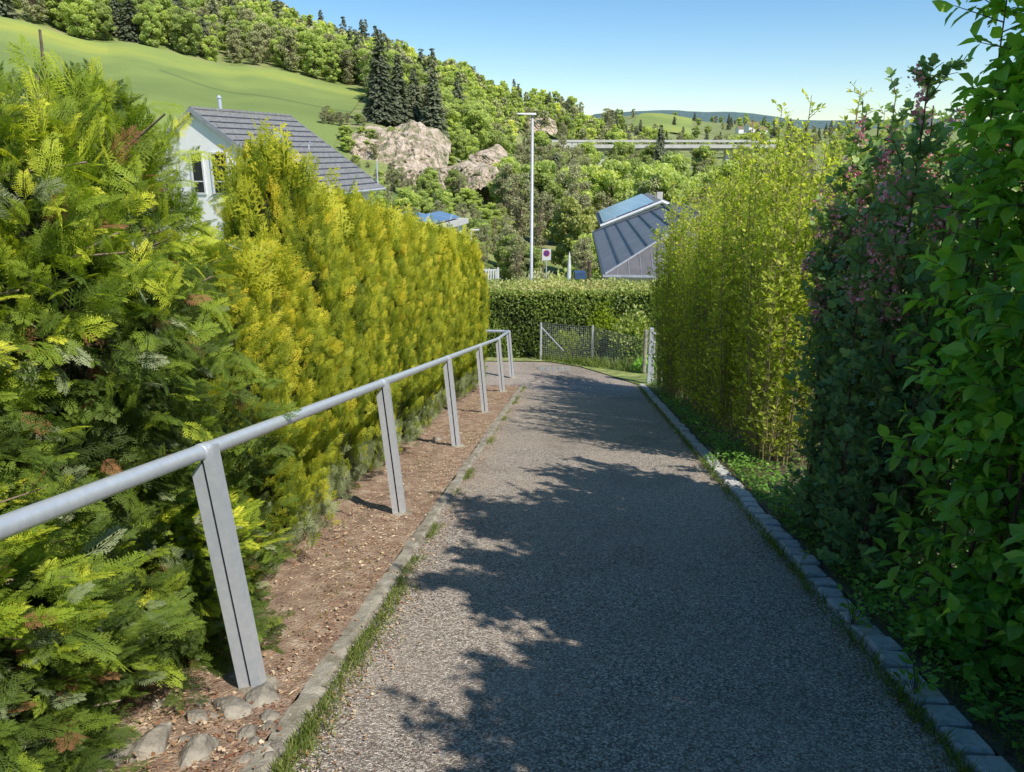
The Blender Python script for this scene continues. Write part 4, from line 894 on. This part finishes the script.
# walls with window openings faced by frames
ww = W-.75; zb = gl_-O[2]-.3
b = MB(); s0, s1 = .22, L-.5
V = [HP(s0, 0, -.16), HP(s0, ww, -DR*ww-.16), HP(s0, ww, zb), HP(s0, -ww, zb), HP(s0, -ww, -DR*ww-.16), HP(s1, 0, -.16), HP(s1, ww, -DR*ww-.16), HP(s1, ww, zb), HP(s1, -ww, zb), HP(s1, -ww, -DR*ww-.16)]
b.add(V, [(0, 1, 2, 3, 4), (9, 8, 7, 6, 5), (1, 6, 7, 2), (4, 3, 8, 9)]); b.obj('wall', M['white'], house)
for (u0, u1, z0, z1) in ((-.5, .25, -4.5, -2.3), (.8, 1.85, -4.5, -2.3), (3.3, 4.3, -5.6, -4.0), (-3.5, -2.4, -5.6, -3.9)):
    b = MB(); uc, zc = (u0+u1)/2, (z0+z1)/2; rzv = math.atan2(r3[1], r3[0])
    for (a_, c_, h_) in ((u0, zc, (.05, .05, (z1-z0)/2+.05)), (u1, zc, (.05, .05, (z1-z0)/2+.05)), (uc, z0, ((u1-u0)/2-.05, .05, .05)), (uc, z1, ((u1-u0)/2-.05, .05, .05)), (uc, z0+(z1-z0)*.3, ((u1-u0)/2-.05, .03, .03))):
        b.box(HP(s0-.03, a_, c_), h_, rzv)
    wn = b.obj('window', M['whitepaint'], house)
    b = MB(); b.box(HP(s0-.012, uc, zc), ((u1-u0)/2-.05, .008, (z1-z0)/2-.05), rzv); b.obj('pane', M['glass'], wn)
def on_roof(s_, w_, hs, hw, hh, mtl, name, parent, lift=.08):
    dv = unit(r3+np.array((0, 0, -DR))); nv = np.cross(e3, dv); nv = nv if nv[2] > 0 else -nv
    b = MB(); b.box(HP(s_, w_, -DR*w_)+nv*lift, (hs, hw, hh), M3=np.stack([e3, dv, nv], 1)); return b.obj(name, mtl, parent)
for (s_, w_) in ((5.2, 2.1),):
    o_ = on_roof(s_, w_, .42, .6, .06, M['greytrim'], 'skylight', rf); on_roof(s_, w_, .34, .52, .02, M['skylight'], 'pane', o_, .15)
b = MB(); b.tube([HP(3.2, -.3, -.3), HP(3.2, -.3, .75)], .11, 10); b.tube([HP(3.2, -.3, .75), HP(3.2, -.3, .9)], [.16, .05], 10); b.obj('flue', M['galv'], house)
b = MB(); q = HP(7.3, 3.0, -DR*3.0); b.tube([q, q+np.array((0, 0, .35)), q+np.array((.12, -.05, .42))], .05, 8); b.obj('vent_pipe', M['galv'], rf)
b = MB(); q = HP(L-.2, W-.3, -DR*(W-.3)); b.tube([q+np.array((0, 0, -.3)), q+np.array((0, 0, 1.5))], .05, 8); b.obj('mast', M['galv'], rf)

# flat-roofed carport with solar panels
cpt = thing('flat_roofed_carport', 'low flat-roofed outbuilding carrying tilted solar panels past the thuja tops', 'outbuilding')
zc = at(440, 222, 38)[2]
c0, c1, c2 = at(424, 234, 34.2), at(464, 218, 39.5), at(392, 217, 41)
A0 = np.array((c0[0], c0[1], 0)); E1 = unit(np.array((c1[0]-c0[0], c1[1]-c0[1], 0))); E2 = np.array((-E1[1], E1[0], 0)); L1 = 6.2; L2 = 4.6
def CP(s_, t_, z): return A0+E1*s_+E2*t_+np.array((0, 0, z))
M3c = np.stack([E1, E2, np.array((0, 0, 1.))], 1)
b = MB(); b.box(CP(L1/2, L2/2, zc-.12), (L1/2, L2/2, .13), M3=M3c); b.obj('flat_roof', M['concrete'], cpt)
b = MB(); b.box(CP(L1/2, L2/2, zc-1.7), (L1/2-.25, L2/2-.25, 1.44), M3=M3c); b.obj('wall', M['white'], cpt)
for k in range(3):
    a_ = R(14); M3p = M3c@np.array([[1, 0, 0], [0, math.cos(a_), -math.sin(a_)], [0, math.sin(a_), math.cos(a_)]])
    b = MB(); b.box(CP(L1/2-.2, .75+k*1.5, zc+.24), (L1/2-.5, .55, .02), M3=M3p); b.obj('solar_panel', M['solar'], cpt)

# ------------------------------------------------------------------ right houses (hipped roof, and gabled roof with panels behind)
azr = R(4.35); eR = np.array((math.sin(azr), math.cos(azr), 0)); rR = np.array((math.cos(azr), -math.sin(azr), 0))
hip = thing('hipped_house', 'house with dark standing-seam hipped roof half hidden by the yellow-green shrubs', 'house')
OA = np.array((3.87, 32.0, -3.37)); LH, WH, RI = 17.7, 9.0, 2.15
def QP(s_, w_, z): return OA+eR*s_+rR*w_+np.array((0, 0, z))
b = MB()
V = [QP(0, 0, 0), QP(LH, 0, 0), QP(LH, WH, 0), QP(0, WH, 0), QP(WH/2, WH/2, RI), QP(LH-WH/2, WH/2, RI)]
b.add(V, [(0, 4, 5, 1), (0, 3, 4), (3, 2, 5, 4), (2, 1, 5)]); rf2 = b.obj('roof', M['slate'], hip)
b = MB()                                                # dark strips running level across the slopes, and hip caps
for k in range(1, 7):
    t = k/7; q0 = QP(WH/2*t, WH/2*t, RI*t+.03); q1 = QP(LH-WH/2*t, WH/2*t, RI*t+.03); b.tube([q0, q1], .045, 5)
b.obj('snow_guard', M['fascia'], rf2)
b = MB()
for k in range(1, 18):                                  # fine seams on the hip end
    w_ = WH*k/18; d_ = min(w_, WH-w_); b.tube([QP(.03, w_, .02), QP(d_, w_, RI*d_/(WH/2)+.02)], .018, 4)
b.obj('seam', M['greytrim'], rf2)
b = MB()
for (p_, q_) in ((V[0], V[4]), (V[3], V[4]), (V[4], V[5]), (V[5], V[1]), (V[5], V[2])): b.tube([np.array(p_)+(0, 0, .03), np.array(q_)+(0, 0, .03)], .05, 6)
b.obj('hip_cap', M['greytrim'], rf2)
b = MB(); M3r = np.stack([eR, rR, np.array((0, 0, 1.))], 1)
b.box(QP(LH/2, -.06, -.1), (LH/2+.1, .05, .12), M3=M3r); b.obj('fascia', M['fascia'], rf2)
b = MB(); b.tube([QP(-.1, -.1, -.06), QP(-.1, WH+.1, -.06)], .09, 8); b.obj('gutter', M['greytrim'], rf2)
b = MB(); b.box(QP(LH/2, WH/2, -1.9), (LH/2-.6, WH/2-.6, 1.85), M3=M3r); b.obj('wall', M['white'], hip)
for k, s_ in enumerate((2.5, 6.0, 10.0)):
    b = MB(); b.box(QP(s_, .57, -1.4), (.6, .04, .65), M3=M3r); wn = b.obj('window', M['whitepaint'], hip)
    b = MB(); b.box(QP(s_, .52, -1.4), (.52, .02, .57), M3=M3r); b.obj('pane', M['glass'], wn)
gab = thing('gabled_house', 'farther house whose roof slope is covered with blue solar panels', 'house')
OB = at(600.5, 225.5, 52.5); OB[1] = 52.5
def SP(s_, w_, z): return OB+eR*s_+rR*w_+np.array((0, 0, z))
W2, L2_, R2 = 4.0, 10.5, 1.62
b = MB(); V = [SP(0, 0, 0), SP(L2_, 0, 0), SP(L2_, W2, R2), SP(0, W2, R2), SP(L2_, 2*W2, 0), SP(0, 2*W2, 0)]
b.add(V, [(0, 3, 2, 1), (3, 5, 4, 2)]); b.add([np.array(v)-(0, 0, .2) for v in V], [(1, 2, 3, 0), (2, 4, 5, 3)]); rf3 = b.obj('roof', M['tile'], gab)
b = MB(); b.tube([SP(-.03, 0, -.05), SP(-.03, W2, R2-.05), SP(-.03, 2*W2, -.05)], .12, 4); b.obj('verge_board', M['whitepaint'], rf3)
dv = unit(SP(0, W2, R2)-SP(0, 0, 0)); nv = np.cross(eR, dv); nv = -nv if nv[2] < 0 else nv
Lp = math.hypot(W2, R2)
b = MB(); b.box(SP(L2_/2, 0, 0)+dv*(Lp*.47)+nv*.1, (L2_/2-.35, Lp*.42, .03), M3=np.stack([eR, dv, nv], 1)); b.obj('solar_panel', M['solar'], gab)
b = MB(); b.box(SP(L2_/2, W2, -1.9), (L2_/2-.5, W2-.5, 1.85), M3=M3r); b.add([SP(.5, .5, -.05), SP(.5, W2, R2-.3), SP(.5, 2*W2-.5, -.05)], [(0, 1, 2)]); b.obj('wall', M['white'], gab)
b = MB(); b.box(SP(4.5, W2+.3, R2), (.2, .2, .35), M3=M3r); b.obj('chimney', M['concrete'], rf3)

# ------------------------------------------------------------------ viaduct
va = thing('viaduct', 'long pale concrete road viaduct crossing the valley above the trees', 'bridge')
VY = 350; zt = at(650, 140, VY)[2]; x0 = at(524, 140, VY)[0]; x1 = at(776, 140, VY)[0]
b = MB(); b.box(((x0+x1)/2, VY+5, zt-2.6), ((x1-x0)/2, 5.2, .75)); b.obj('deck', M['concrete'], va)
b = MB(); b.box(((x0+x1)/2, VY+5, zt-3.9), ((x1-x0)/2-1, 2.6, .52)); b.obj('girder', M['concreted'], va)
for yy in (VY-.1, VY+10.1):
    b = MB(); b.box(((x0+x1)/2, yy, zt-.35), ((x1-x0)/2, .12, .42)); b.obj('parapet', M['concrete'], va)
b = MB(); n = int((x1-x0)/2.5)
for k in range(n): b.box((x0+1+k*2.5, VY-.1, zt-1.28), (.1, .1, .53))
b.obj('railing', M['concreted'], va)
for k in range(6):
    xk = x0+6+k*28; g_ = gz(xk, VY+5)
    b = MB(); b.box((xk, VY+5, (zt-4.4+g_-1)/2), (1.3, 2.2, (zt-4.42-g_+1)/2)); b.obj('pier', M['concrete'], va)
b = MB(); b.box((x0+22, VY+1, zt-2.4), (4, .9, 1.5)); b.obj('abutment', M['concrete'], va)

# ------------------------------------------------------------------ far houses
for k, (px, py, Y, s_, l_) in enumerate([(752, 127, 900, 1.0, 'tiny white farmhouse on the far slope, largest of the far houses'), (741, 128, 930, .7, 'tiny pale far house left of the white farmhouse'), (762, 129, 880, .7, 'tiny far house right of the white farmhouse')]):
    p = at(px, py, Y); h_ = thing('far_house', l_, 'house', (p[0], Y, p[2]-6), .3, 'far houses on the valley slope')
    b = MB(); b.box((0, 0, 3.5*s_), (7*s_, 5*s_, 3.5*s_)); b.add([(-7*s_, -5*s_, 7*s_), (-7*s_, 5*s_, 7*s_), (-7*s_, 0, 11*s_), (7*s_, -5*s_, 7*s_), (7*s_, 5*s_, 7*s_), (7*s_, 0, 11*s_)], [(0, 2, 1), (3, 4, 5)]); b.obj('wall', M['white'], h_)
    b = MB(); b.add([(-7.6*s_, -5.6*s_, 6.7*s_), (7.6*s_, -5.6*s_, 6.7*s_), (7.6*s_, 0, 11.3*s_), (-7.6*s_, 0, 11.3*s_), (7.6*s_, 5.6*s_, 6.7*s_), (-7.6*s_, 5.6*s_, 6.7*s_)], [(0, 1, 2, 3), (3, 2, 4, 5)]); b.obj('roof', M['wood'], h_)

# ------------------------------------------------------------------ meadow sheets and rock face
def sheet(name, quad, nu, nv, mtl, lift, tf):           # quad of (x,y) ground corners: bl, br, tr, tl
    q = np.array(quad, float)
    def fn(u, v):
        XY = (q[0]*(1-u)[..., None]+q[1]*u[..., None])*(1-v)[..., None]+(q[3]*(1-u)[..., None]+q[2]*u[..., None])*v[..., None]
        X, Y = XY[..., 0], XY[..., 1]; P = np.stack([X, Y, ground(X, Y)], -1)
        P[..., 2] += vnoise(P*np.array([1, 1, 0]), 3, 6, .035)*np.clip((Y-60)/400, 0, 1)*2.0+lift
        return P
    b = MB(); P, FA = grid_mesh(np.linspace(0, 1, nu), np.linspace(0, 1, nv), fn); uu, vv = np.meshgrid(np.linspace(0, 1, nu), np.linspace(0, 1, nv))
    b.addarr(P, FA, 0, tf(uu, vv).reshape(-1)); return tag(b.obj(name, mtl, smooth=True), kind='structure')
g2 = lambda px, Y: (at(px, 150, Y)[0], Y)
sheet('meadow', [g2(-120, 62), g2(296, 92), g2(372, 262), g2(-120, 220)], 160, 220, M['meadow'], .35,
      lambda u, v: .36+.08*np.sin(v*7+u*2)+.26*np.exp(-((v-.9)/.1)**2)*(1-.55*u)+.12*np.exp(-((v-.35)/.08)**2)-.35*np.exp(-((v-.62+.5*(u-.8))/.008)**2)*(u > .55)+.12*np.exp(-((v-.93)/.07)**2)*(u < .45))
sheet('far_meadow', [g2(618, 760), g2(690, 800), g2(690, 1280), g2(640, 1280)], 30, 30, M['meadow'], 1.2, lambda u, v: .5+.1*np.sin(v*9))
sheet('far_meadow', [g2(470, 205), g2(500, 205), g2(500, 250), g2(480, 250)], 12, 12, M['meadow'], .8, lambda u, v: .55+0*u)

ROCKB = []
def rock(px0, px1, pyt, pyb, Y, seed, label, thick=7):
    n, m = 90, 50
    u, v = np.meshgrid(np.linspace(0, 1, n), np.linspace(0, 1, m))
    a0, a1 = at(px0, (pyt+pyb)/2, Y), at(px1, (pyt+pyb)/2, Y); zt_, zb_ = at((px0+px1)/2, pyt, Y)[2], at((px0+px1)/2, pyb, Y)[2]
    X = a0[0]+(a1[0]-a0[0])*u; Z = zb_+(zt_-zb_)*v*(1-.25*(2*u-1)**2); Yy = Y+v*thick-1*(1-(2*u-1)**2)
    P = np.stack([X, Yy, Z], -1).reshape(-1, 3); edge = np.minimum((np.minimum(u, 1-u)*9).clip(0, 1), ((1-v)*5).clip(0, 1)).reshape(-1)
    P[:, 1] += -.75*np.abs(np.sin(P[:, 2]*.95+1.3*vnoise(P, seed+6, 5, .15)))+.6*vnoise(P, seed, 6, .22)+.7*np.abs(vnoise(P, seed+1, 6, .8))+.6*vnoise(P, seed+3, 6, 2.4)+(1-edge)*5+np.maximum(vnoise(P, seed+4, 6, .28)-.35, 0)*3; P[:, 2] += (1.2*vnoise(P, seed+2, 5, .5))
    q = np.arange(n*m).reshape(m, n); Fq = np.stack([q[:-1, :-1], q[:-1, 1:], q[1:, 1:], q[1:, :-1]], -1).reshape(-1, 4)
    b = MB(); b.addarr(P, {4: Fq}); o = b.obj('rock_face', M['scarp']); tag(o, label, 'rock face', 'bare rock faces of the old quarry', kind='structure')
rock(314, 440, 121, 196, 126, 601, 'broad pale rock face below the spruces, right of the meadow', 18)
rock(464, 508, 150, 178, 141, 603, 'small pale rock patch farther right', 9)
rock(392, 505, 164, 190, 128, 604, 'low grey-pink rock band at the slope foot', 6)
R_B = np.random.default_rng(5)
for _k in range(150):
    _px = R_B.uniform(318, 512); _Y = R_B.choice([R_B.uniform(108, 130), R_B.uniform(130, 160)]); _a = (_px-512)/F/1.046; _h = R_B.uniform(1.0, 2.6)*(.55 if _px < 430 and _Y < 134 else 1)
    ROCKB.append((_a*_Y, _Y, _h))
rock(525, 560, 118, 132, 395, 605, 'small rock patch high on the wooded slope')

# ------------------------------------------------------------------ trees
def decid_mesh(seed, H, Wd, n, lsz, mtl, kind='full', trunk_m='bark'):
    r = np.random.default_rng(seed); b = MB()
    k = 60; ct = r.uniform(.2, .98, k); rr = Wd*.5*np.sin(np.clip((ct-.12)/.95, 0, 1)*math.pi)**.7
    a = r.uniform(0, 6.28, k); q = rr*np.sqrt(r.random(k))*.85
    Cn = np.stack([q*np.cos(a), q*np.sin(a), ct*H], 1); Cr = Wd*r.uniform(.05, .15, k)
    per = r.multinomial(n, Cr**2/np.sum(Cr**2)); P, Nn, T = [], [], []
    for c, cr, m in zip(Cn, Cr, per):
        d = unit(r.normal(0, 1, (m, 3))); q_ = r.uniform(.55, 1.05, m) if kind == 'full' else r.uniform(.1, 1.1, m)
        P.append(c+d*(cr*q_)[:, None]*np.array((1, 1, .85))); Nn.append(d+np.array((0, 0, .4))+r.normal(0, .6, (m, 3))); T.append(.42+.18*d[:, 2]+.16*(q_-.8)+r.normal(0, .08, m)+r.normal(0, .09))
    P = np.concatenate(P); Nn = np.concatenate(Nn); T = np.concatenate(T); m = len(P)
    b.scatter(QUAD, P, frames(r.normal(0, 1, (m, 3)), Nn, lsz*r.uniform(.6, 1.4, m)), 0, T)
    crown = b
    t = MB(); z = np.linspace(-.5, H*.8, 7); pts = np.stack([r.normal(0, .012*H, 7), r.normal(0, .012*H, 7), z], 1); pts[0, :2] = 0
    t.tube(pts, H*.018*(1.05-z/H), 7)
    S = pts[r.integers(2, 6, k)]; t.twigs(S, Cn, H*.006, H*.002, k=4)
    if kind != 'full':
        i = r.integers(0, k, 160); P0 = Cn[i]; t.twigs(P0, P0+unit(r.normal(0, 1, (160, 3))+np.array((0, 0, .6)))*(Cr[i]*1.1)[:, None], H*.0022, H*.0008)
    return crown.mesh('crown', mtl), t.mesh('trunk', M[trunk_m])
def spruce_mesh(seed, H, Wd, tiers, per, lsz, mtl):
    r = np.random.default_rng(seed); b = MB(); P, D, Nn, T, S = [], [], [], [], []
    for i in range(tiers):
        t = i/tiers; z = H*(.08+.91*t); L = Wd*.5*(1-t)**.85*r.uniform(.8, 1.12)+.02*H*(1-t)
        m = max(5, int(per*(1-t*.75))); a = r.uniform(0, 6.28, m)
        for j in range(3):
            f = (j+.5)/3; P.append(np.stack([np.cos(a)*L*f, np.sin(a)*L*f, z-L*f*.28+r.normal(0, .01*H, m)], 1))
            D.append(np.stack([np.cos(a), np.sin(a), np.full(m, -.35)], 1)+r.normal(0, .2, (m, 3))); Nn.append(np.tile((0, 0, 1.), (m, 1))+r.normal(0, .35, (m, 3)))
            T.append(.25+.35*f+.1*t+r.normal(0, .12, m)); S.append(np.full(m, lsz*(1.1-.55*t)))
    P, D, Nn, T, S = map(np.concatenate, (P, D, Nn, T, S))
    b.scatter(t_spray(7, 0, .09, .2, seed, .55), P, frames(D, Nn, S), 0, T)
    t = MB(); t.tube([(0, 0, -.5), (0, 0, H*.6), (0, 0, H)], [H*.018, H*.008, .01], 6)
    return b.mesh('crown', mtl), t.mesh('trunk', M['bark'])
# distant variants are single low meshes, nearer ones crown + trunk
DL = [decid_mesh(700+k, 16, 10+k % 3, 6500, .42, M['decid']) for k in range(4)]
BL = [decid_mesh(710+k, 15, 9, 4200, .32, M['budding'], 'bare') for k in range(2)]
DM = [decid_mesh(780+k, 16, 10+k % 2, 1300, .95, M['decid']) for k in range(2)]; BM_ = [decid_mesh(785, 15, 9, 900, .7, M['budding'], 'bare')]; SM_ = [spruce_mesh(786, 20, 6.8, 20, 10, 2.2, M['spruce'])]
SLo = [spruce_mesh(720+k, 20, 6.8, 34, 20, 1.5, M['spruce']) for k in range(2)]
DH = [decid_mesh(730+k, 11, 8+k, 8500, .30, M['decid']) for k in range(3)]
BH = [decid_mesh(740+k, 11, 5.5, 5200, .15, M['budding'], 'bare', 'palebark') for k in range(2)]
YH = decid_mesh(750, 8, 7, 8500, .25, M['yellowtree'])
SH = [spruce_mesh(760+k, 20, 6.2, 40, 26, 1.35, M['spruce']) for k in range(2)]
def plant(v, x, y, h, h0, label, cat, group, name, wide=1.0):
    s_ = h/h0; o = thing(name, label, cat, (x, y, gz(x, y)-.3), rng.uniform(0, 6.28), group); o.scale = (s_*wide, s_*wide, s_)
    link('crown', v[0], o); link('trunk', v[1], o); return o
def joined(v, name):                                   # crown and trunk in one mesh for the far copies
    ca = v[0]; tr = v[1]; b = MB()
    for me_, mi in ((ca, 0), (tr, 1)):
        V = np.empty(len(me_.vertices)*3); me_.vertices.foreach_get('co', V); V = V.reshape(-1, 3)
        T = np.empty(len(V)); me_.attributes['tint'].data.foreach_get('value', T)
        n_ = len(me_.polygons); tot = np.empty(n_, int); me_.polygons.foreach_get('loop_total', tot); st = np.empty(n_, int); me_.polygons.foreach_get('loop_start', st)
        li = np.empty(len(me_.loops), int); me_.loops.foreach_get('vertex_index', li)
        FA = {int(k): li[st[tot == k][:, None]+np.arange(k)[None]] for k in np.unique(tot)}
        b.addarr(V, FA, mi, T)
    return b
J = {}
for nm, lst in (('d', DL), ('b', BL), ('s', SLo)):
    J[nm] = [joined(v, nm) for v in lst]
JLOW = {'d': joined(DM[0], 'd'), 'b': joined(BM_[0], 'b'), 's': joined(SM_[0], 's')}
JM = {'d': [x.mesh('forest_tree', [M['decid'], M['bark']]) for x in J['d']], 'b': [x.mesh('forest_tree', [M['budding'], M['bark']]) for x in J['b']], 's': [x.mesh('forest_tree', [M['spruce'], M['bark']]) for x in J['s']]}

# wooded hillside
def px_of(x, y, z):
    d = y*cp-(z-EYE)*sp; u = y*sp+(z-EYE)*cp; return 512+F*x/d, 386-F*u/d
def upper(px):                                         # distance at which the wood begins above the meadow
    return np.interp(px, [-120, 0, 130, 250, 372, 376, 430, 500, 516, 640], [222, 228, 238, 252, 266, 205, 180, 200, 385, 410])
cand = []
tries = 0
while tries < 16000:
    tries += 1
    px = rng.uniform(-60, 640); a = (px-512)/F/(cp+.306*sp)
    Y = upper(px)+4+(rng.random()**1.3)*(500-upper(px)); X = a*Y
    cand.append((X, Y))
# thin with spacing
sel = []
cell = {}
for (X, Y) in cand:
    d = 5.0+Y*.003; k = (int(X//10), int(Y//10)); ok = True
    for i in (-1, 0, 1):
        for j in (-1, 0, 1):
            for (x_, y_) in cell.get((k[0]+i, k[1]+j), []):
                if (x_-X)**2+(y_-Y)**2 < d*d: ok = False
    if ok: cell.setdefault(k, []).append((X, Y)); sel.append((X, Y))
sel.sort(key=lambda p: p[1])
infront = [p for p in sel]
mass = MB(); cnt = 0
for (X, Y) in infront:
    z = gz(X, Y); px, py = px_of(X, Y, z)
    far = px > 480
    rr = rng.random(); ridge = Y > 390
    kind = 's' if rr < (.11 if ridge else .06) else ('b' if rr < .44 else 'd')
    h = {'s': rng.uniform(13, 21), 'b': rng.uniform(9, 14), 'd': rng.uniform(9, 14.5)}[kind]
    h *= .85 if far else 1.0
    h0 = {'s': 20, 'b': 15, 'd': 16}[kind]; k = rng.integers(0, len(JM[kind])); s_ = h/h0
    if cnt < 290 and px > -70:
        o = link('forest_tree', JM[kind][k]); o.location = (X, Y, z-.8); o.rotation_euler = (0, 0, rng.uniform(0, 6.28)); o.scale = (s_*1.08, s_*1.08, s_)
        tag(o, {'s': 'dark spruce among the leafy trees of the hillside wood', 'b': 'grey-brown budding tree in the hillside wood', 'd': 'fresh green leafy tree in the hillside wood'}[kind], 'tree', {'s': 'spruces in the hillside wood', 'b': 'budding trees in the hillside wood', 'd': 'leafy trees in the hillside wood'}[kind]); cnt += 1
    else:
        src = JLOW[kind]
        V = np.concatenate(src.v); T = np.concatenate(src.t); a_ = rng.uniform(0, 6.28); Rm = np.array([[math.cos(a_), -math.sin(a_), 0], [math.sin(a_), math.cos(a_), 0], [0, 0, 1]])
        V = (V*s_)@Rm.T+np.array((X, Y, z-.8)); off = mass.n; mi0 = {'d': 0, 'b': 1, 's': 2}[kind]
        mass.v.append(V); mass.t.append(np.clip(T+rng.normal(0, .12), .01, .99))
        for (kk, mi), fl in src.f.items():
            mass.f.setdefault((kk, mi0 if mi == 0 else 3), []).append(np.concatenate(fl)+off)
        mass.n += len(V)
print('forest', cnt, len(infront))
if mass.n: tag(mass.obj('forest', [M['decid'], M['budding'], M['spruce'], M['bark']]), 'dense mixed wood along the ridge above the hillside', 'forest', kind='stuff')

# spruces above the quarry
for k, (px, pyb, h) in enumerate([(383, 128, 18), (398, 132, 15.5), (412, 134, 15), (434, 137, 17), (374, 124, 11), (424, 136, 11)]):
    p = at(px, pyb, 165); plant(SH[k % 2], p[0], 165+k % 3*3, h, 20, ['tall dark spruce at the left of the clump above the quarry', 'second dark spruce of the clump above the quarry', 'third dark spruce of the clump above the quarry', 'tall dark spruce at the right end of the clump above the quarry', 'short spruce at the left edge of the quarry clump', 'short spruce tucked between the right-hand quarry spruces'][k], 'tree', 'dark spruces above the quarry', 'spruce_tree', 1.15)

# valley trees in the middle distance
spots = []
def valley(n, px0, px1, Y0, Y1, hmin, hmax, mix):
    for _ in range(n):
        px = rng.uniform(px0, px1); Y = rng.uniform(Y0, Y1); a = (px-512)/F/1.046
        spots.append((a*Y, Y, rng.uniform(hmin, hmax), mix))
valley(60, 372, 520, 80, 122, 2.5, 4.8, .6)
valley(46, 500, 660, 100, 195, 8, 14, .6)
valley(26, 400, 640, 62, 98, 3, 6, .45)
valley(22, 440, 520, 150, 185, 3, 6, .2)
valley(34, 640, 900, 90, 260, 8, 14, .5)
valley(60, 520, 900, 215, 330, 11, 17, .5)
valley(60, 560, 900, 370, 640, 9, 15, .5)
spots.sort(key=lambda p: p[1])
for (X, Y, h, mix) in spots:
    b_ = rng.random() < mix; v = (BH if b_ else DH)[rng.integers(0, 2)]
    px, _ = px_of(X, Y, -5)
    plant(v, X, Y, h, 11, 'grey-brown budding tree among the valley trees' if b_ else 'light green leafy tree among the valley trees', 'tree', 'budding trees in the valley' if b_ else 'leafy trees in the valley', 'valley_tree')
for (px, Y, h, w_, v, l_, nm) in [
        (576, 88, 8.6, 1.0, YH, 'round yellow-green tree left of the panelled roof', 'round_tree'),
        (672, 120, 14.5, .85, DH[1], 'bright green tree rising to the viaduct, right of the dark spruce', 'round_tree'),
        (660, 235, 24, .9, SH[0], 'lone dark spruce standing in front of the viaduct', 'spruce_tree'),
        (556, 150, 15, 1.0, SH[1], 'dark spruce left of the round yellow-green tree', 'spruce_tree'),
        (541, 160, 14, 1.0, SH[0], 'dark spruce just right of the lamp pole', 'spruce_tree'),
        (519, 140, 10, 1.1, SH[1], 'dark spruce just left of the lamp pole', 'spruce_tree')]:
    a = (px-512)/F/1.046; h0 = {id(YH): 8, id(SH[0]): 20, id(SH[1]): 20}.get(id(v), 11); plant(v, a*Y, Y, h, h0, l_, 'tree', None, nm, w_)
p = at(623, 108, 640); plant(DL[0], p[0], 640, 13, 16, 'single small tree standing out on the far ridge', 'tree', None, 'round_tree', .7)
# far hedges and trees dotting the far meadow
for k in range(150):
    px = rng.uniform(606, 850); Y = rng.uniform(520, 1480)
    if 622 < px < 690 and Y > 740 and rng.random() < .8: continue
    a = (px-512)/F/1.046; kd = 'dbs'[rng.integers(0, 3)]
    o = link('distant_tree', JM[kd][0]); X = a*Y; o.location = (X, Y, gz(X, Y)-.5); s_ = rng.uniform(.5, .9); o.scale = (s_*1.4, s_*1.2, s_); o.rotation_euler = (0, 0, rng.uniform(0, 6))
    tag(o, 'distant tree dotted over the far valley slope', 'tree', 'distant trees beyond the viaduct')
for k, (X, Y, h) in enumerate(ROCKB):
    plant((BH if k % 2 else DH)[k % 2], X, Y, h+.6, 11, 'bush growing on the old quarry slope', 'bush', 'bushes on the quarry slope', 'slope_bush', 1.6)
# garden bushes between hedge and valley
for k, (px, Y, rx, H, m_, l_) in enumerate([(540, 29, .6, 1.0, 'hedge', 'dark rounded bush at the foot of the sign pole'), (555, 30, .8, 1.3, 'decid', 'bright green bush right of the sign pole'), (574, 32, .9, 1.5, 'decid', 'bright green bush below the closed parasol'), (600, 30.5, .8, 1.3, 'lime', 'yellow-green bush left of the hipped roof'),
        (512, 40, 2.2, 2.4, 'lime', 'wide yellow-green bush left of the tall lamp'), (500, 36, 1.0, 1.8, 'decid', 'green bush right of the white slatted fence'), (585, 45, 3, 3.0, 'decid', 'large leafy bush in the garden before the round tree'), (545, 48, 3, 2.8, 'budding', 'brownish budding thicket behind the sign'), (470, 44, 2.2, 3, 'budding', 'brownish thicket behind the slatted fence')]):
    a = (px-512)/F/1.0; X = a*Y*.99; bush('garden_bush', l_, (X, Y, gz(X, Y)), rx, rx*.8, H, 2600, HEDGELEAF, .12+.05*rx, M[m_], 800+k, .5, 'garden bushes beyond the clipped hedge')
